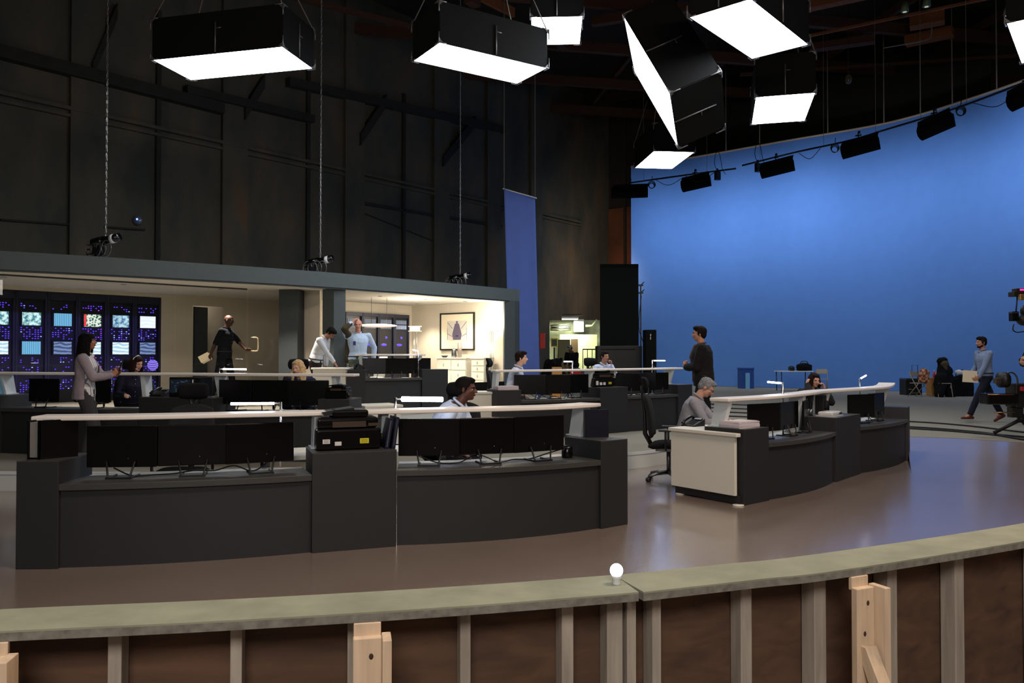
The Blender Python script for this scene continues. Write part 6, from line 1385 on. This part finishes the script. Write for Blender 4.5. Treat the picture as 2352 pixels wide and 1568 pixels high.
p = WY(1309, 732, YB - .6); t = thing('fluorescent_light', 'bright fluorescent light fitting over the back work corner', 'light', tuple(p)); MB().bz(-.35, .35, -.12, .12, 0, .08).build('housing', 'white', t); MB().bz(-.33, .33, -.1, .1, -.03, -.002).build('tube', 'fixw', t); MB().bz(-.3, .5, -.1, .1, .14, .2).build('bracket', 'black', t)
ld = bpy.data.lights.new('fluorescent_glow', 'AREA'); ld.size = .7; ld.energy = 190; ld.color = (.95, 1, .78); lo = bpy.data.objects.new('fluorescent_glow', ld); COL.objects.link(lo); lo.parent = t; lo.location = (0, 0, -.06)
box_thing('fire_hose_cabinet', 'red fire cabinet on the back wall right of the blue banner', 'cabinet', 1240, 1252, 765, 800, 32, mat('fire_red', (190, 34, 24), .5), .25, zb=None); box_thing('yellow_monitor', 'small box with a bright yellow frame in the back corner', 'monitor', 1266, 1281, 776, 796, 31, 'yellow', .2, zb=None)
p = WY(1273.5, 786, 30.98); t = thing('equipment_stand', 'thin dark stand under the yellow-framed box', 'stand', (p.x, 31.1, T1)); MB().bz(-.1, .1, -.14, -.125, p.z - T1 - .13, p.z - T1 + .12).build('screen', 'blackgloss', t); MB().cyl((0, 0, 0), (0, 0, p.z - T1 - .2), .03).build('pole', 'black', t)
mb = MB()
for k in range(4): y = 746 + 3.4 * k; a, b, c = WY(1264, y + 1, YB - .1), WY(1285, y + 2 * (k % 2), YB - .1), WY(1312, y - 2 + k, YB - .1); mb.tube([a, b, c], .03, 6)
o = mb.build('conduit', 'steel'); tagit(o, 'bundle of pale pipes bending along the wall beside the fluorescent light', 'pipe')
mb = MB(); a, b, c, d_ = WY(1345, 748, YB - .1), WY(1360, 748, YB - .1), WY(1368, 738, YB - .1), WY(1371, 734, YB - .1); mb.tube([a, b, c, d_], .05, 6); o = mb.build('wall_pipe', 'pale_green'); tagit(o, 'short bent pipe beside the black flat in the lit corner', 'pipe')
t = thing('railing', 'low black railing in front of the lit partition', 'railing', (PX(1360, 30), 30, T1)); z = WY(1360, 802, 30).z - T1; mb = MB(); mb.tube([(-.35, 0, z), (.35, 0, z)], .025, 6); mb.build('top_rail', 'black', t)
for k in range(5): MB().tube([(-.35 + .175 * k, 0, 0), (-.35 + .175 * k, 0, z)], .016, 6).build('baluster', 'black', t)
def clutter(x0, y0, x1, y1, Y, label, seed, name='equipment_case', m='blackfab'):
    a, b = WY(x0, y0, Y), WY(x1, y1, Y); t = thing(name, label, 'equipment', ((a.x + b.x) / 2, Y, T1)); rnd = random.Random(seed); mb = MB(); w = (b.x - a.x) / 2; h = a.z - T1
    for k in range(9):
        x = rnd.uniform(-w, w) * .7; zz = rnd.uniform(.15, .8) * h; mb.cap((x, rnd.uniform(-.1, .1), zz), (x + rnd.uniform(-.2, .2), 0, max(.1, zz - rnd.uniform(.1, .5))), rnd.uniform(.06, .16), rnd.uniform(.08, .18))
    mb.bz(-w * .9, w * .9, -.2, .2, .0, h * .45); remesh(mb, .03, 'covered_load', m, t, 2, .03, 7); return t
clutter(1272, 800, 1303, 860, 29, 'dark heap of covered equipment left of the man in the cap', 1, 'equipment_heap'); clutter(1252, 812, 1272, 860, 28, 'dark trolley load just right of the blue banner', 2, 'trolley_load')
box_thing('orange_crate', 'orange-tan crate low behind the ledge by the lamp', 'crate', 1268, 1291, 843, 870, 22, mat('crate_tan', (184, 128, 62), .7), .4)
p = WY(1320, 838, 24); t = thing('red_chair', 'red-backed chair behind the lamp in front of the man in the cap', 'chair', (p.x, 24, T1)); MB().tube([(-.2, 0, 0), (-.2, 0, .9), (-.1, 0, 1.0), (.15, 0, .98), (.25, 0, .85), (.3, 0, 0)], .02, 6).build('frame', 'black', t); MB().box((.05, .02, .72), (.4, .05, .4), rotm(0, -.1)).build('backrest', mat('red_canvas', (150, 30, 36), .8), t, bevel=.02); MB().box((.03, -.15, .46), (.45, .4, .04)).build('seat', mat('red_canvas_seat', (150, 30, 36), .8), t, bevel=.01)
# warm worklight grazing the rusty end wall
area('warm_wall_lamp', (4.6, 37.5, 5.5), (5.5, 42.5, 4.5), .4, .4, 60, (1, .6, .35)) if 'area' in globals() else None

# ================================================================== STUDIO CAMERA AT THE RIGHT EDGE
YC = 13.5; b0 = WY(2345, 1000, YC); t = thing('studio_camera_rig', 'film camera rig on a stand at the right edge, with lens, hood and red display', 'camera', (b0.x, YC, T1))
def L3(x, y, dy=0): p = WY(x, y, YC + dy); return V((p.x - b0.x, dy, p.z - T1))
def bx(x0, x1, y0, y1, d, dy=0): a, b = L3(x0, y0, dy), L3(x1, y1, dy); return MB().bz(a.x, b.x, dy - d / 2, dy + d / 2, b.z, a.z)
bx(2258, 2330, 903, 928, .26).build('lens_barrel_box', 'blackgloss', t, bevel=.02); a = L3(2258, 905); b = L3(2318, 905); MB().tube([(a.x, -.14, a.z), (b.x, -.14, b.z)], .008, 6).build('copper_rod', mat('copper', (205, 140, 100), .3, .9), t)
c = L3(2304, 872); mb = MB(); mb.lathe([(.001, -.06), (.13, -.06), (.13, .06), (.001, .06)], c, 24, rotm(0, 0, PI / 2)); mb.build('film_magazine', 'black', t); bx(2284, 2306, 868, 880, .1).build('motor', mat('motor_brown', (60, 48, 42), .5), t, bevel=.01)
bx(2320, 2372, 880, 935, .3, .05).build('camera_body', 'black', t, bevel=.02); MB().tube(spline([L3(2312, 856), L3(2326, 856), L3(2336, 868), L3(2338, 890)], 5), .014, 6).build('carry_handle', 'steel', t)
bx(2344, 2352, 888, 898, .05, -.18).build('focus_knob', mat('knob_red', (170, 30, 36), .4), t, bevel=.008); MB().tube([L3(2284, 947, -.1), L3(2330, 947, -.1)], .012, 6).build('rail_rod', mat('brass_rod', (200, 150, 110), .3, .9), t); bx(2318, 2345, 935, 958, .14).build('head_plate', 'black', t, bevel=.01)
MB().tube([L3(2345, 950), V((L3(2345, 950).x, 0, .25))], .06, 10).build('column', 'black', t)
for k in range(3): a = k * 2.09 + .5; cx = L3(2345, 950).x; MB().tube([(cx, 0, .3), (cx + .4 * math.cos(a), .4 * math.sin(a), .05)], .03, 8).build('leg', 'black', t)
t = thing('camera_monitor_arm', 'overhead camera accessory with pink lit display at the right edge', 'camera accessory', (b0.x, YC - .1, T1))
bx(2313, 2380, 671, 682, .16).build('receiver_box', 'black', t, bevel=.01); bx(2321, 2380, 664, 671, .14).build('display_housing', 'black', t, bevel=.004); bx(2328, 2352, 665.5, 669, .155).build('pink_display', mat('pink_led', (60, 5, 30), .4, emit=(255, 40, 120), es=3), t)
MB().tube([L3(2328, 682), L3(2325, 716)], .011, 6).build('support_rod', 'navy', t); bx(2312, 2328, 716, 738, .1).build('small_monitor', 'blackgloss', t, bevel=.008); bx(2312, 2328, 718, 720, .102).build('monitor_edge', 'chrome', t)
mb = MB(); mb.ell(L3(2344, 735), (.12, .12, .1), 14, 10); mb.ell(L3(2352, 715), (.12, .1, .12), 14, 10); mb.build('matte_box', 'black', t); MB().tube(spline([L3(2320, 745), L3(2318, 757), L3(2326, 763), L3(2340, 762), L3(2352, 760)], 5), .01, 6).build('cable_loop', 'rubber', t)
mb = MB(); mb.tube([L3(2362, 690), V((L3(2362, 690).x, 0, 0))], .03, 8); mb.build('post', 'black', t); bx(2332, 2352, 677, 690, .06, -.1).build('brass_fitting', mat('brass_fit', (190, 150, 90), .35, .8), t, bevel=.01)
# bare bulb dangling in the dark at the upper right
p = WY(1949, 182, 27); t = thing('hanging_bulb', 'dim clear bulb dangling in the dark above the blue screen', 'light bulb', tuple(p)); MB().lathe([(.001, -.17), (.08, -.13), (.12, -.02), (.09, .1), (.05, .16), (.001, .17)], n=16).build('glass_bulb', mat('dim_glass', (50, 48, 38), .15, emit=(120, 110, 80), es=.02), t); MB().tube([(0, 0, .16), (0, 0, 15.1 - p.z)], .01, 5).build('flex', 'rubber', t)
for x, y, Y, nm in ((2078, 18, 24, 'green-tinted stage lamp high among the roof timbers'), (2128, 6, 24, 'pale green stage lamp at the top edge among the timbers'), (2316, 24, 20, 'small round glowing lamp above the softbox at the right edge')):
    p = WY(x, y, Y); t = thing('stage_lamp', nm, 'lamp', tuple(p), .3, 'lamps among the roof timbers'); mb = MB(); mb.cyl((0, 0, -.12), (.03, 0, .16), .12, 14, .09); mb.build('housing', mat('green_glass', (90, 110, 84), .4), t); MB().lathe([(.001, -.13), (.06, -.13), (.06, -.125), (.001, -.125)], n=12).build('lens', mat('lamp_lens', (200, 210, 190), .3, emit=(200, 215, 180), es=(.5 if x < 2300 else 6)), t); MB().tube([(0, 0, .14), (0, 0, 15.1 - p.z)], .015, 5).build('drop_rod', 'rubber', t)
# boom light with a curly white cable on the beam
mb = MB(); mb.tube(spline([WY(2140, 52, 25), WY(2139, 80, 25), WY(2132, 90, 25), WY(2105, 97, 25), WY(2030, 110, 25)], 4), .018, 6); o = mb.build('white_conduit', 'rope'); tagit(o, 'pale cable running down and along a roof timber at the upper right', 'cable')
# ================================================================== LIGHT OF THE STAGE
# unseen fill lights added above and behind the camera to brighten the near set
area('unseen_fill_light', (-2.5, 1.5, 8.2), (-1.5, 5, 0), 2.4, 1.2, 100, (.82, .92, 1))
area('unseen_fill_light', (3.5, 2.5, 8.2), (2.5, 7, 0), 2.4, 1.2, 430, (1, .77, .58))
area('unseen_fill_light', (7, 7, 8.2), (5, 9, 0), 2.4, 1.2, 130, (1, .93, .88))
area('unseen_fill_light', (0, -3.5, 4.6), (0, 4, .8), 3, 1.5, 260, (1, .92, .84))
w = bpy.data.worlds.new('world'); S.world = w; w.use_nodes = True
w.node_tree.nodes['Background'].inputs[0].default_value = (.026, .025, .023, 1)
S.cycles.use_denoising = True
S.cycles.max_bounces = 5
S.cycles.transparent_max_bounces = 8
S.cycles.use_adaptive_sampling = True
S.cycles.adaptive_threshold = .03
S.cycles.adaptive_min_samples = 16
S.cycles.sample_clamp_indirect = 6
bpy.data.scenes.remove(TS)
